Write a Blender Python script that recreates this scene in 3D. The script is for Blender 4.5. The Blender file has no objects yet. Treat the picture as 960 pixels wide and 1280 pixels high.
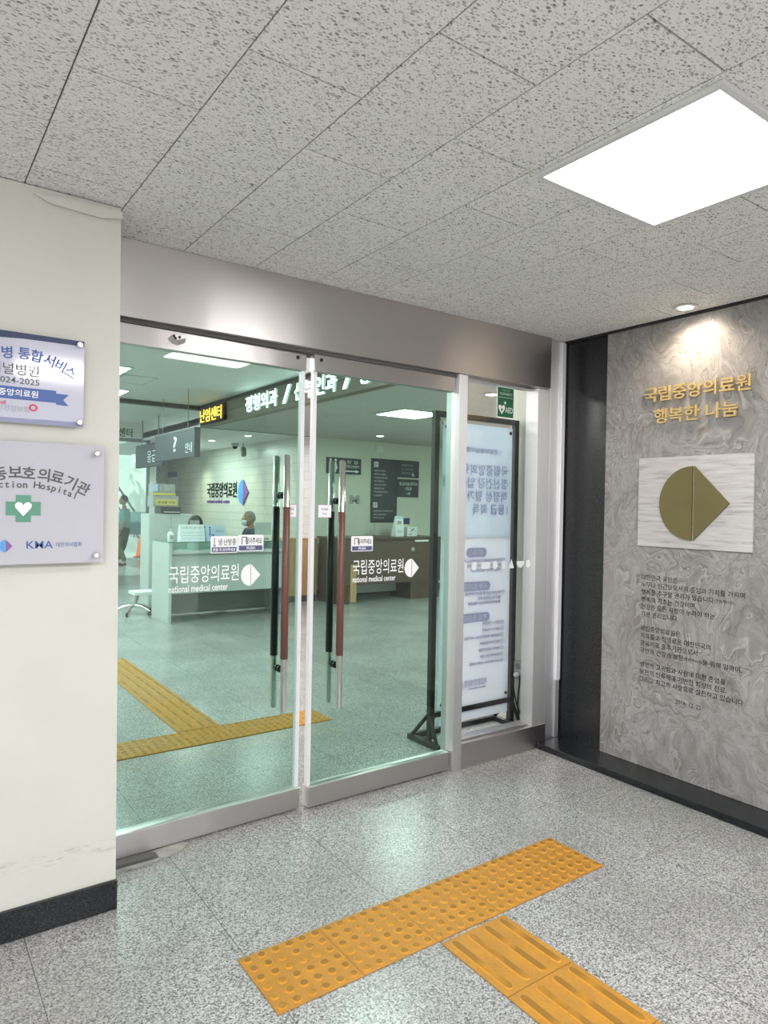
import bpy, bmesh, math, random
from mathutils import Vector, Matrix
random.seed(7)
SC = bpy.context.scene
COL = SC.collection
PI = math.pi
# ------------------------------------------------------------------ camera
CH = 1.5131
yaw, pitch, roll = 0.6195, -0.0066, 0.0183
fw = Vector((math.sin(yaw)*math.cos(pitch), math.cos(yaw)*math.cos(pitch), math.sin(pitch)))
r0 = Vector((math.cos(yaw), -math.sin(yaw), 0)); u0 = r0.cross(fw)
rr = math.cos(roll)*r0 + math.sin(roll)*u0
uu = -math.sin(roll)*r0 + math.cos(roll)*u0
cam = bpy.data.cameras.new('camera'); camo = bpy.data.objects.new('camera', cam); COL.objects.link(camo)
cam.sensor_fit = 'HORIZONTAL'; cam.sensor_width = 36; cam.lens = 36*857.39/960
cam.clip_start = 0.02; cam.clip_end = 200
M = Matrix((rr, uu, -fw)).transposed().to_4x4(); M.translation = (0, 0, CH)
camo.matrix_world = M
SC.camera = camo
# ------------------------------------------------------------------ world, exposure
SC.view_settings.view_transform = 'Standard'; SC.view_settings.look = 'None'
SC.view_settings.gamma = 1; SC.view_settings.use_curve_mapping = False
SC.view_settings.exposure = 1.0
W = bpy.data.worlds.new('world'); SC.world = W; W.use_nodes = True
wn = W.node_tree.nodes; wl = W.node_tree.links
bg = wn['Background']; bg.inputs['Strength'].default_value = 0.68
tc = wn.new('ShaderNodeTexCoord'); sx = wn.new('ShaderNodeSeparateXYZ'); cr = wn.new('ShaderNodeValToRGB')
wl.new(tc.outputs['Generated'], sx.inputs[0]); wl.new(sx.outputs['Z'], cr.inputs[0]); wl.new(cr.outputs[0], bg.inputs['Color'])
cr.color_ramp.elements[0].position = 0.0; cr.color_ramp.elements[0].color = (1.02, 1.02, 1.0, 1)
cr.color_ramp.elements[1].position = 0.55; cr.color_ramp.elements[1].color = (0.80, 0.90, 1.0, 1)
e = cr.color_ramp.elements.new(0.08); e.color = (0.95, 0.97, 1.0, 1)
PANEL = 15.0     # radiance of the ceiling light diffusers

def area(name, loc, sx_, sy_, power, color=(1, .99, .985), rot=(0, 0, 0)):
    l = bpy.data.lights.new(name, 'AREA'); l.shape = 'RECTANGLE'; l.size = sx_; l.size_y = sy_; l.energy = power; l.color = color
    o = bpy.data.objects.new(name, l); COL.objects.link(o); o.location = loc; o.rotation_euler = rot
    return o
def spot(name, loc, target, power, angle=60, blend=.6, color=(1, .85, .65), rad=.03):
    l = bpy.data.lights.new(name, 'SPOT'); l.energy = power; l.spot_size = math.radians(angle); l.spot_blend = blend
    l.color = color; l.shadow_soft_size = rad
    o = bpy.data.objects.new(name, l); COL.objects.link(o); o.location = loc
    d = Vector(target)-Vector(loc); o.rotation_euler = d.to_track_quat('-Z', 'Y').to_euler()
    return o
sun = bpy.data.lights.new('sun', 'SUN'); sun.energy = 2.6; sun.angle = .02; sun.color = (1, .97, .92)
suno = bpy.data.objects.new('sun', sun); COL.objects.link(suno); suno.rotation_euler = Vector((.35, .62, -1.0)).to_track_quat('-Z', 'Y').to_euler()
area('corridor_fill', (1.6, 11.3, 2.94), .6, .6, 45)  # unseen fill light, added to brighten the riser beyond the beam
# unseen fill lights added under the entrance and lobby ceilings, without fixtures
area('entrance_fill', (1.1, -0.9, 2.59), .62, .62, 46)
area('entrance_fill', (-1.4, -0.7, 2.59), .62, .62, 50)
for x, y in ((0.2, 5.8), (0.4, 7.6), (-1.6, 6.4), (0.4, 9.4), (-2.2, 9.2)):
    area('lobby_fill', (x, y, 2.945), .6, .6, 33)
for x, y in ((7.2, 6.4), (7.2, 4.6)):
    area('lobby_fill', (x, y, 2.635), .6, .6, 44)
area('lobby_fill', (3.15, 4.5, 2.945), .4, .6, 22)  # added fill without a fixture, lights the banner from behind

# ------------------------------------------------------------------ materials
def nmat(name):
    m = bpy.data.materials.new(name); m.use_nodes = True
    return m, m.node_tree.nodes, m.node_tree.links, m.node_tree.nodes['Principled BSDF']
def mat(name, col, rough=.5, metal=0, emit=None, estr=0, spec=.5, var=0, vscale=6):
    m, n, l, b = nmat(name)
    b.inputs['Base Color'].default_value = (*col, 1); b.inputs['Roughness'].default_value = rough
    b.inputs['Metallic'].default_value = metal; b.inputs['Specular IOR Level'].default_value = spec
    if emit:
        b.inputs['Emission Color'].default_value = (*emit, 1); b.inputs['Emission Strength'].default_value = estr
    if var:
        t = n.new('ShaderNodeTexCoord'); no = n.new('ShaderNodeTexNoise'); no.inputs['Scale'].default_value = vscale; no.inputs['Detail'].default_value = 6
        r = n.new('ShaderNodeValToRGB'); l.new(t.outputs['Object'], no.inputs['Vector']); l.new(no.outputs['Fac'], r.inputs[0])
        r.color_ramp.elements[0].position = .3; r.color_ramp.elements[1].position = .7
        r.color_ramp.elements[0].color = (*[c*(1-var) for c in col], 1); r.color_ramp.elements[1].color = (*[min(1, c*(1+var*.6)) for c in col], 1)
        l.new(r.outputs[0], b.inputs['Base Color'])
    return m
def math_node(n, l, op, a, b=None, c=None):
    x = n.new('ShaderNodeMath'); x.operation = op
    for i, v in enumerate((a, b, c)):
        if v is None: continue
        if isinstance(v, (int, float)): x.inputs[i].default_value = v
        else: l.new(v, x.inputs[i])
    return x.outputs[0]
def ramp(n, l, fac, stops, interp='LINEAR'):
    r = n.new('ShaderNodeValToRGB'); r.color_ramp.interpolation = interp
    while len(r.color_ramp.elements) < len(stops): r.color_ramp.elements.new(.5)
    for el, (p, c) in zip(r.color_ramp.elements, stops):
        el.position = p; el.color = (*c, 1) if len(c) == 3 else c
    l.new(fac, r.inputs[0]); return r.outputs[0]
def g(v): return (v, v, v)
def mixc(n, l, fac, a, b, mode='MIX'):
    x = n.new('ShaderNodeMix'); x.data_type = 'RGBA'; x.blend_type = mode
    for i, v in ((0, fac), (6, a), (7, b)):
        if isinstance(v, (int, float)): x.inputs[i].default_value = v
        elif isinstance(v, tuple): x.inputs[i].default_value = (*v, 1)
        else: l.new(v, x.inputs[i])
    return x.outputs[2]
def noise(n, l, vec, scale, detail=4, rough=.5, dist=0):
    x = n.new('ShaderNodeTexNoise'); x.inputs['Scale'].default_value = scale; x.inputs['Detail'].default_value = detail
    x.inputs['Roughness'].default_value = rough; x.inputs['Distortion'].default_value = dist
    l.new(vec, x.inputs['Vector']); return x.outputs['Fac']
def mapping(n, l, vec, scale=(1, 1, 1), rot=(0, 0, 0), loc=(0, 0, 0)):
    x = n.new('ShaderNodeMapping'); x.inputs['Scale'].default_value = scale; x.inputs['Rotation'].default_value = rot; x.inputs['Location'].default_value = loc
    l.new(vec, x.inputs['Vector']); return x.outputs[0]
def bump(n, l, h, strength, dist, b):
    x = n.new('ShaderNodeBump'); x.inputs['Strength'].default_value = strength; x.inputs['Distance'].default_value = dist
    l.new(h, x.inputs['Height']); l.new(x.outputs[0], b.inputs['Normal'])

def make_ceiling_mat(name, col, fleck=.9):
    m, n, l, b = nmat(name)
    t = n.new('ShaderNodeTexCoord').outputs['Object']
    geo = n.new('ShaderNodeNewGeometry')
    off = n.new('ShaderNodeVectorMath'); off.operation = 'SCALE'
    comb = n.new('ShaderNodeCombineXYZ')
    l.new(geo.outputs['Random Per Island'], comb.inputs[0]); l.new(geo.outputs['Random Per Island'], comb.inputs[1])
    l.new(comb.outputs[0], off.inputs[0]); off.inputs['Scale'].default_value = 31
    ad = n.new('ShaderNodeVectorMath'); ad.operation = 'ADD'; l.new(t, ad.inputs[0]); l.new(off.outputs[0], ad.inputs[1])
    v = ad.outputs[0]
    def flecks(scale, rot, rad, keep, loc):
        wob = n.new('ShaderNodeTexNoise'); wob.inputs['Scale'].default_value = 45; wob.inputs['Detail'].default_value = 2; l.new(v, wob.inputs['Vector'])
        vm = n.new('ShaderNodeVectorMath'); vm.operation = 'MULTIPLY_ADD'; l.new(wob.outputs['Color'], vm.inputs[0]); vm.inputs[1].default_value = (.012, .012, 0); l.new(v, vm.inputs[2])
        vo = n.new('ShaderNodeTexVoronoi'); vo.voronoi_dimensions = '2D'; vo.inputs['Scale'].default_value = 1
        l.new(mapping(n, l, vm.outputs[0], scale, rot, loc), vo.inputs['Vector'])
        sp = n.new('ShaderNodeSeparateColor'); l.new(vo.outputs['Color'], sp.inputs[0])
        size = math_node(n, l, 'MULTIPLY', sp.outputs[1], rad)
        d = ramp(n, l, math_node(n, l, 'SUBTRACT', vo.outputs['Distance'], size), [(.0, g(1)), (.13, g(0))])
        on = math_node(n, l, 'LESS_THAN', sp.outputs[0], keep)
        dark = math_node(n, l, 'MULTIPLY_ADD', sp.outputs[2], .6, .4)
        return math_node(n, l, 'MULTIPLY', math_node(n, l, 'MULTIPLY', d, on), dark)
    a = flecks((62, 118, 1), (0, 0, .62), .36, .46, (0, 0, 0))
    c = flecks((105, 190, 1), (0, 0, .35), .38, .5, (3.3, 1.7, 0))
    mx = math_node(n, l, 'MAXIMUM', a, math_node(n, l, 'MULTIPLY', c, .8))
    big = noise(n, l, v, 2.2, 3)
    basec = mixc(n, l, big, tuple(x*.94 for x in col), tuple(min(1, x*1.05) for x in col))
    fine = noise(n, l, v, 160, 2)
    basec = mixc(n, l, ramp(n, l, fine, [(.35, g(.35)), (.6, g(0))]), basec, tuple(x*.72 for x in col))
    cc = mixc(n, l, math_node(n, l, 'MULTIPLY', mx, fleck), basec, (.13, .13, .125))
    l.new(cc, b.inputs['Base Color']); b.inputs['Roughness'].default_value = .95; b.inputs['Specular IOR Level'].default_value = .1
    bump(n, l, math_node(n, l, 'MULTIPLY', mx, -1), .4, .004, b)
    return m
def make_granite(name, stops, scale, rough, seam=None, stain=True):
    m, n, l, b = nmat(name)
    t = n.new('ShaderNodeTexCoord').outputs['Object']
    vo = n.new('ShaderNodeTexVoronoi'); vo.inputs['Scale'].default_value = scale
    wv = mapping(n, l, t); l.new(wv, vo.inputs['Vector'])
    sp = n.new('ShaderNodeSeparateColor'); l.new(vo.outputs['Color'], sp.inputs[0])
    c1 = ramp(n, l, sp.outputs[0], stops)
    nz = noise(n, l, t, scale*.55, 4, .7)
    c1 = mixc(n, l, .32, c1, ramp(n, l, nz, [(.36, stops[0][1]), (.5, stops[len(stops)//2][1]), (.62, stops[-1][1])]))
    if stain:
        big = noise(n, l, t, 1.7, 2, .5)
        c1 = mixc(n, l, ramp(n, l, big, [(.38, g(.30)), (.62, g(0))]), c1, (.16, .155, .15))
    if seam:
        px, ox, py, oy, w = seam
        s = n.new('ShaderNodeSeparateXYZ'); l.new(t, s.inputs[0])
        def line(o, p, of):
            q = math_node(n, l, 'PINGPONG', math_node(n, l, 'SUBTRACT', o, of), p)
            # pingpong folds at p: use period 2p = slab size
            return math_node(n, l, 'LESS_THAN', q, w)
        a = line(s.outputs[0], px/2, ox); c = line(s.outputs[1], py/2, oy)
        c1 = mixc(n, l, math_node(n, l, 'MULTIPLY', math_node(n, l, 'MAXIMUM', a, math_node(n, l, 'MULTIPLY', c, .6)), .75), c1, (.05, .05, .05))
    l.new(c1, b.inputs['Base Color'])
    rg = noise(n, l, t, 3, 4)
    l.new(ramp(n, l, rg, [(.2, g(rough*.96)), (.8, g(rough*1.04))]), b.inputs['Roughness'])
    return m
def make_steel(name, axis='X', col=(.56, .545, .54), rough=.27):
    m, n, l, b = nmat(name)
    t = n.new('ShaderNodeTexCoord').outputs['Object']
    sc = {'X': (3, 40, 700), 'Z': (700, 700, 3)}[axis]
    h = noise(n, l, mapping(n, l, t, sc), 1, 2, .5)
    lo = noise(n, l, mapping(n, l, t, (1.2, 1, 2.5)), 1, 4, .6)
    l.new(mixc(n, l, lo, tuple(c*.92 for c in col), tuple(min(1, c*1.06) for c in col)), b.inputs['Base Color'])
    b.inputs['Metallic'].default_value = 1
    l.new(ramp(n, l, h, [(.2, g(rough*.92)), (.8, g(rough*1.08))]), b.inputs['Roughness'])
    wav = noise(n, l, mapping(n, l, t, (3.0, .3, .35) if axis == 'X' else (2, 2, .35)), 1, 2)
    bump(n, l, wav, .55, .012, b)
    tg = n.new('ShaderNodeTangent'); tg.direction_type = 'RADIAL'; tg.axis = 'Z'; l.new(tg.outputs[0], b.inputs['Tangent'])
    b.inputs['Anisotropic'].default_value = .8; b.inputs['Anisotropic Rotation'].default_value = .25 if axis == 'X' else 0
    return m
def make_marble():
    m, n, l, b = nmat('grey_swirled_marble')
    t = n.new('ShaderNodeTexCoord').outputs['Object']
    v0 = mapping(n, l, t, (1, 1.0, .75), (.35, 0, 0))
    w = n.new('ShaderNodeTexNoise'); w.inputs['Scale'].default_value = 1.9; w.inputs['Detail'].default_value = 3; l.new(v0, w.inputs['Vector'])
    vm = n.new('ShaderNodeVectorMath'); vm.operation = 'MULTIPLY_ADD'; l.new(w.outputs['Color'], vm.inputs[0]); vm.inputs[1].default_value = (.9, .9, .9); l.new(v0, vm.inputs[2])
    f = noise(n, l, vm.outputs[0], 1.9, 3, .5, .5)
    f2 = noise(n, l, vm.outputs[0], 6, 8, .7, .5)
    f3 = noise(n, l, mapping(n, l, t, (1, 1, 1), (0, 0, 0), (5, 2, 1)), 2.6, 4, .6, .3)
    fs = math_node(n, l, 'ADD', f, math_node(n, l, 'MULTIPLY', f2, .085))
    def iso(k, off, w0, w1):
        q = math_node(n, l, 'PINGPONG', math_node(n, l, 'MULTIPLY_ADD', fs, k, off), .5)
        return ramp(n, l, q, [(w0, g(1)), (w1, g(0))])
    act = ramp(n, l, f3, [(.40, g(.3)), (.56, g(1))])
    base = ramp(n, l, math_node(n, l, 'PINGPONG', math_node(n, l, 'MULTIPLY', fs, 7), .5), [(.0, (.30, .285, .275)), (.2, (.385, .37, .36)), (.35, (.42, .41, .40)), (.5, (.36, .345, .335))])
    c = mixc(n, l, ramp(n, l, f2, [(.36, g(.95)), (.50, g(0))]), base, (.275, .25, .24))
    c = mixc(n, l, ramp(n, l, f2, [(.52, g(0)), (.66, g(.7))]), c, (.47, .46, .45))
    c = mixc(n, l, math_node(n, l, 'MULTIPLY', math_node(n, l, 'MULTIPLY', iso(23, .3, .02, .12), act), .95), c, (.52, .51, .495))
    c = mixc(n, l, math_node(n, l, 'MULTIPLY', math_node(n, l, 'MULTIPLY', iso(30, 0, .015, .085), act), .95), c, (.165, .148, .14))
    fine = noise(n, l, vm.outputs[0], 34, 8, .75)
    c = mixc(n, l, ramp(n, l, fine, [(.38, g(.55)), (.52, g(0))]), c, (.25, .235, .225))
    c = mixc(n, l, .10, c, (.26, .245, .24)); c = mixc(n, l, 1.0, c, (.84, .83, .835), 'MULTIPLY')
    l.new(c, b.inputs['Base Color']); b.inputs['Roughness'].default_value = .38
    return m
def make_glass(name, tint, ior=1.45, gl=(1, 1, 1)):
    m = bpy.data.materials.new(name); m.use_nodes = True; n = m.node_tree.nodes; l = m.node_tree.links; n.clear()
    o = n.new('ShaderNodeOutputMaterial'); tr = n.new('ShaderNodeBsdfTransparent'); gs = n.new('ShaderNodeBsdfGlossy'); fr = n.new('ShaderNodeFresnel'); ge = n.new('ShaderNodeNewGeometry')
    iv = math_node(n, l, 'MULTIPLY_ADD', ge.outputs['Backfacing'], 1/ior-ior, ior); l.new(iv, fr.inputs[0]); mx = n.new('ShaderNodeMixShader')
    tr.inputs[0].default_value = (*tint, 1); gs.inputs['Roughness'].default_value = .0; gs.inputs[0].default_value = (*gl, 1)
    l.new(fr.outputs[0], mx.inputs[0]); l.new(tr.outputs[0], mx.inputs[1]); l.new(gs.outputs[0], mx.inputs[2]); l.new(mx.outputs[0], o.inputs[0])
    return m
def make_wood(name, a, b_, rough=.45, axis=(1, 1, 9)):
    m, n, l, b = nmat(name)
    t = n.new('ShaderNodeTexCoord').outputs['Object']
    f = noise(n, l, mapping(n, l, t, axis), 2.2, 6, .6, .8)
    l.new(mixc(n, l, ramp(n, l, f, [(.3, g(0)), (.7, g(1))]), a, b_), b.inputs['Base Color']); b.inputs['Roughness'].default_value = rough
    return m
def make_tile_wall():
    m, n, l, b = nmat('cream_wall_tiles')
    t = n.new('ShaderNodeTexCoord').outputs['Object']
    br = n.new('ShaderNodeTexBrick'); br.inputs['Scale'].default_value = 1; br.inputs['Brick Width'].default_value = .6; br.inputs['Row Height'].default_value = .15
    br.inputs['Mortar Size'].default_value = .004; br.inputs['Color1'].default_value = (.66, .64, .585, 1); br.inputs['Color2'].default_value = (.61, .59, .54, 1); br.inputs['Mortar'].default_value = (.42, .41, .38, 1)
    s = n.new('ShaderNodeSeparateXYZ'); c = n.new('ShaderNodeCombineXYZ'); l.new(t, s.inputs[0]); l.new(s.outputs[1], c.inputs[0]); l.new(s.outputs[2], c.inputs[1]); l.new(c.outputs[0], br.inputs['Vector'])
    l.new(br.outputs['Color'], b.inputs['Base Color']); b.inputs['Roughness'].default_value = .28
    return m
def make_travertine():
    m, n, l, b = nmat('pale_travertine')
    t = n.new('ShaderNodeTexCoord').outputs['Object']
    f = noise(n, l, mapping(n, l, t, (1, 3, 42)), 1.4, 5, .65, .5)
    l.new(ramp(n, l, f, [(.34, (.34, .315, .31)), (.46, (.50, .475, .47)), (.66, (.58, .56, .56))]), b.inputs['Base Color']); b.inputs['Roughness'].default_value = .5
    return m
def make_plaster(name, col):
    m, n, l, b = nmat(name)
    t = n.new('ShaderNodeTexCoord').outputs['Object']
    f = noise(n, l, t, 3.5, 6, .6); f2 = noise(n, l, t, 34, 3, .6)
    c = mixc(n, l, ramp(n, l, f, [(.3, g(.0)), (.75, g(.6))]), col, tuple(x*.9 for x in col))
    # scuffed band low down on the wall
    s = n.new('ShaderNodeSeparateXYZ'); l.new(t, s.inputs[0])
    hb = ramp(n, l, s.outputs[2], [(.21, g(0)), (.235, g(1)), (.25, g(1)), (.275, g(0))])
    sm = math_node(n, l, 'MULTIPLY', hb, ramp(n, l, noise(n, l, mapping(n, l, t, (14, 14, 60)), 1, 5, .7), [(.52, g(0)), (.66, g(.55))]))
    c = mixc(n, l, sm, c, (.27, .26, .235))
    l.new(c, b.inputs['Base Color']); b.inputs['Roughness'].default_value = .55
    bump(n, l, math_node(n, l, 'ADD', f, math_node(n, l, 'MULTIPLY', f2, .15)), .12, .01, b)
    return m
def make_tactile(name, col):
    m, n, l, b = nmat(name)
    t = n.new('ShaderNodeTexCoord').outputs['Object']
    f = noise(n, l, t, 9, 6, .65); f2 = noise(n, l, t, 120, 3, .6)
    s = n.new('ShaderNodeSeparateXYZ'); l.new(t, s.inputs[0])
    worn = (col[0]*.66, col[1]*.74, col[2]*1.9)
    plate = math_node(n, l, 'LESS_THAN', s.outputs[2], .0056)          # grime lies on the flat sheet and on the dome tops
    c = mixc(n, l, math_node(n, l, 'MULTIPLY', plate, ramp(n, l, f, [(.30, g(1)), (.68, g(.25))])), col, worn)
    c = mixc(n, l, ramp(n, l, f2, [(.3, g(.45)), (.45, g(0))]), c, (col[0]*.5, col[1]*.5, col[2]*.9))
    top = math_node(n, l, 'GREATER_THAN', s.outputs[2], .0089)
    c = mixc(n, l, math_node(n, l, 'MULTIPLY', top, ramp(n, l, noise(n, l, t, 7, 3), [(.36, g(.15)), (.52, g(.8))])), c, (.20, .105, .022))
    l.new(c, b.inputs['Base Color']); b.inputs['Roughness'].default_value = .5; b.inputs['Specular IOR Level'].default_value = .3
    return m

MT = {}
MT['ceil'] = make_ceiling_mat('fissured_ceiling_tile', (.82, .812, .80), .85)
MT['ceil2'] = make_ceiling_mat('lobby_ceiling_tile', (.62, .60, .57), .7)
MT['ceilgap'] = mat('dark_ceiling_void', (.10, .10, .098), .9)
GR = [(0.0, (.03, .03, .032)), (.2, (.12, .12, .118)), (.42, (.31, .305, .30)), (.7, (.47, .465, .455)), (1.0, (.66, .655, .645))]
MT['floor'] = make_granite('speckled_grey_granite', GR, 215, .24, (.593, .38, .597, 2.36, .0016))
MT['black'] = make_granite('black_granite', [(0, (.003, .0035, .004)), (.6, (.005, .006, .008)), (.93, (.009, .011, .014)), (1, (.05, .055, .06))], 300, .26, None, False)
MT['steelx'] = make_steel('brushed_steel_header', 'X', (.62, .59, .585), .36)
MT['steelz'] = make_steel('brushed_steel_post', 'Z', (.80, .79, .80), .50)
MT['alu'] = mat('pale_aluminium', (.86, .86, .90), .35, .25)
MT['chrome'] = mat('polished_chrome', (.78, .76, .73), .13, 1)
MT['bolt'] = mat('dark_bolt', (.03, .03, .03), .4, .6)
MT['marble'] = make_marble()
MT['trav'] = make_travertine()
MT['plaster'] = make_plaster('cream_wall_paint', (.655, .65, .595))
MT['cream'] = mat('cream_lobby_paint', (.66, .67, .57), .6, var=.05, vscale=3)
MT['white'] = mat('white_laminate', (.50, .52, .51), .4, var=.03)
MT['whitewall'] = mat('white_paint', (.74, .74, .72), .6)
MT['glass'] = make_glass('green_tinted_glass', (.705, .855, .805))
MT['clear'] = make_glass('clear_glass', (.965, .98, .972))
MT['glassedge'] = mat('green_glass_edge', (.03, .16, .11), .15)
MT['seal'] = mat('pale_door_seal', (.83, .82, .85), .4, .2)
MT['gold'] = mat('brushed_gold', (.21, .168, .075), .5, .55, var=.06)
MT['goldletter'] = mat('gilded_letters', (.80, .60, .27), .36, .55)
MT['ink'] = mat('black_ink', (.012, .012, .013), .5)
MT['yellow'] = make_tactile('yellow_tactile_rubber', (.55, .25, .022))
MT['brown'] = mat('brown_grip_sleeve', (.15, .062, .048), .38)
MT['blackgrip'] = mat('black_grip_sleeve', (.006, .006, .007), .3)
MT['decal'] = mat('white_decal', (.88, .88, .90), .5)
MT['dot'] = mat('white_safety_mark', (.78, .80, .84), .5)
MT['blackmetal'] = mat('black_painted_steel', (.012, .012, .014), .42)
def make_translucent(name, col):
    m = bpy.data.materials.new(name); m.use_nodes = True; n = m.node_tree.nodes; l = m.node_tree.links; n.clear()
    o = n.new('ShaderNodeOutputMaterial'); d = n.new('ShaderNodeBsdfDiffuse'); t = n.new('ShaderNodeBsdfTranslucent'); x = n.new('ShaderNodeMixShader')
    d.inputs[0].default_value = (*col, 1); t.inputs[0].default_value = (*col, 1); x.inputs[0].default_value = .55
    l.new(d.outputs[0], x.inputs[1]); l.new(t.outputs[0], x.inputs[2]); l.new(x.outputs[0], o.inputs[0]); return m
MT['bannerblue'] = make_translucent('pale_blue_print', (.74, .82, .885))
MT['bannerwhite'] = make_translucent('white_print', (.86, .89, .94))
MT['purple'] = make_translucent('lavender_ink', (.55, .58, .77))
MT['purple2'] = make_translucent('pale_lavender_ink', (.60, .62, .80))
MT['green'] = mat('safety_green', (.015, .14, .055), .45)
MT['navy'] = mat('navy_print', (.02, .035, .11), .4)
MT['blue'] = mat('blue_print', (.05, .11, .36), .4)
MT['red'] = mat('red_print', (.62, .03, .07), .4)
MT['plaque'] = mat('glossy_white_acrylic', (.56, .56, .67), .08)
MT['plaque2'] = mat('glossy_silver_white_acrylic', (.50, .50, .55), .05)
MT['greyp'] = mat('grey_print', (.36, .36, .38), .5)
MT['darkgrey'] = mat('dark_grey_print', (.09, .09, .09), .5)
MT['crossgreen'] = mat('muted_green_print', (.10, .30, .20), .4)
MT['letter'] = mat('lit_white_letter', (.9, .95, .95), .5, emit=(.88, 1, 1), estr=3.5)
MT['letterside'] = mat('letter_return', (.75, .85, .85), .5, emit=(.6, .9, .9), estr=.25)
MT['orange'] = mat('lit_orange_letter', (.9, .5, .1), .5, emit=(1, .50, .06), estr=1.7)
MT['ledbox'] = mat('dark_red_sign_board', (.05, .012, .008), .5)
MT['fascia'] = make_wood('taupe_fascia_laminate', (.19, .16, .125), (.235, .20, .16), .5, (1, 1, 14))
MT['darktrim'] = mat('dark_taupe_trim', (.055, .048, .04), .5)
MT['diff'] = mat('lamp_diffuser', (.9, .9, .9), .5, emit=(1, .99, .98), estr=PANEL)
MT['lampframe'] = mat('white_lamp_frame', (.66, .66, .66), .4)
MT['warm'] = mat('warm_lamp_lens', (.9, .9, .85), .5, emit=(1, .9, .75), estr=14)
MT['tilewall'] = make_tile_wall()
MT['lwood'] = make_wood('light_oak', (.40, .25, .11), (.52, .34, .165), .45, (9, 9, 1))
MT['dwood'] = make_wood('dark_walnut', (.070, .042, .026), (.105, .066, .042), .4, (1, 1, 10))
MT['signdark'] = mat('dark_slate_sign', (.028, .038, .05), .45)
MT['signgrey'] = mat('grey_sign_face', (.014, .020, .026), .45)
MT['skyblue'] = mat('logo_blue', (.10, .34, .72), .4)
MT['violet'] = mat('logo_violet', (.24, .10, .34), .4)
MT['skin'] = mat('skin', (.42, .24, .165), .5)
MT['hair'] = mat('grey_hair', (.26, .25, .235), .7, var=.4, vscale=60)
MT['hairdark'] = mat('dark_hair', (.02, .017, .015), .6)
MT['mask'] = mat('white_face_mask', (.80, .82, .84), .7)
MT['shirt'] = mat('slate_shirt', (.075, .09, .115), .8)
MT['teal'] = mat('teal_tunic', (.22, .42, .42), .8)
MT['trouser'] = mat('dark_green_trousers', (.05, .085, .03), .8)
MT['dtrouser'] = mat('dark_trousers', (.03, .03, .035), .8)
MT['paper'] = mat('white_paper', (.78, .80, .82), .6)
MT['lblue'] = mat('pale_blue_card', (.50, .58, .72), .6)
MT['plasticblack'] = mat('black_plastic', (.015, .015, .016), .35)
MT['plasticgrey'] = mat('grey_plastic', (.32, .32, .31), .5)
MT['yellowcard'] = mat('yellow_label', (.62, .50, .10), .5)
MT['bottle'] = mat('milky_bottle', (.70, .74, .74), .2)
MT['facade'] = mat('white_rendered_facade', (.82, .82, .80), .8)
MT['pave'] = mat('pale_paving', (.52, .51, .49), .6, var=.1)
MT['leaf'] = mat('tree_leaves', (.10, .17, .05), .7, var=.5, vscale=9)
MT['bark'] = mat('tree_bark', (.16, .12, .09), .9)
MT['rail'] = mat('grey_railing', (.20, .20, .21), .4, .6)
MT['coneorange'] = mat('cone_orange', (.85, .16, .05), .5)
MT['mortar'] = mat('broken_mortar', (.38, .37, .35), .9, var=.25, vscale=20)
MT['tealgrey'] = mat('teal_grey_panel', (.24, .34, .34), .5)

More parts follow.
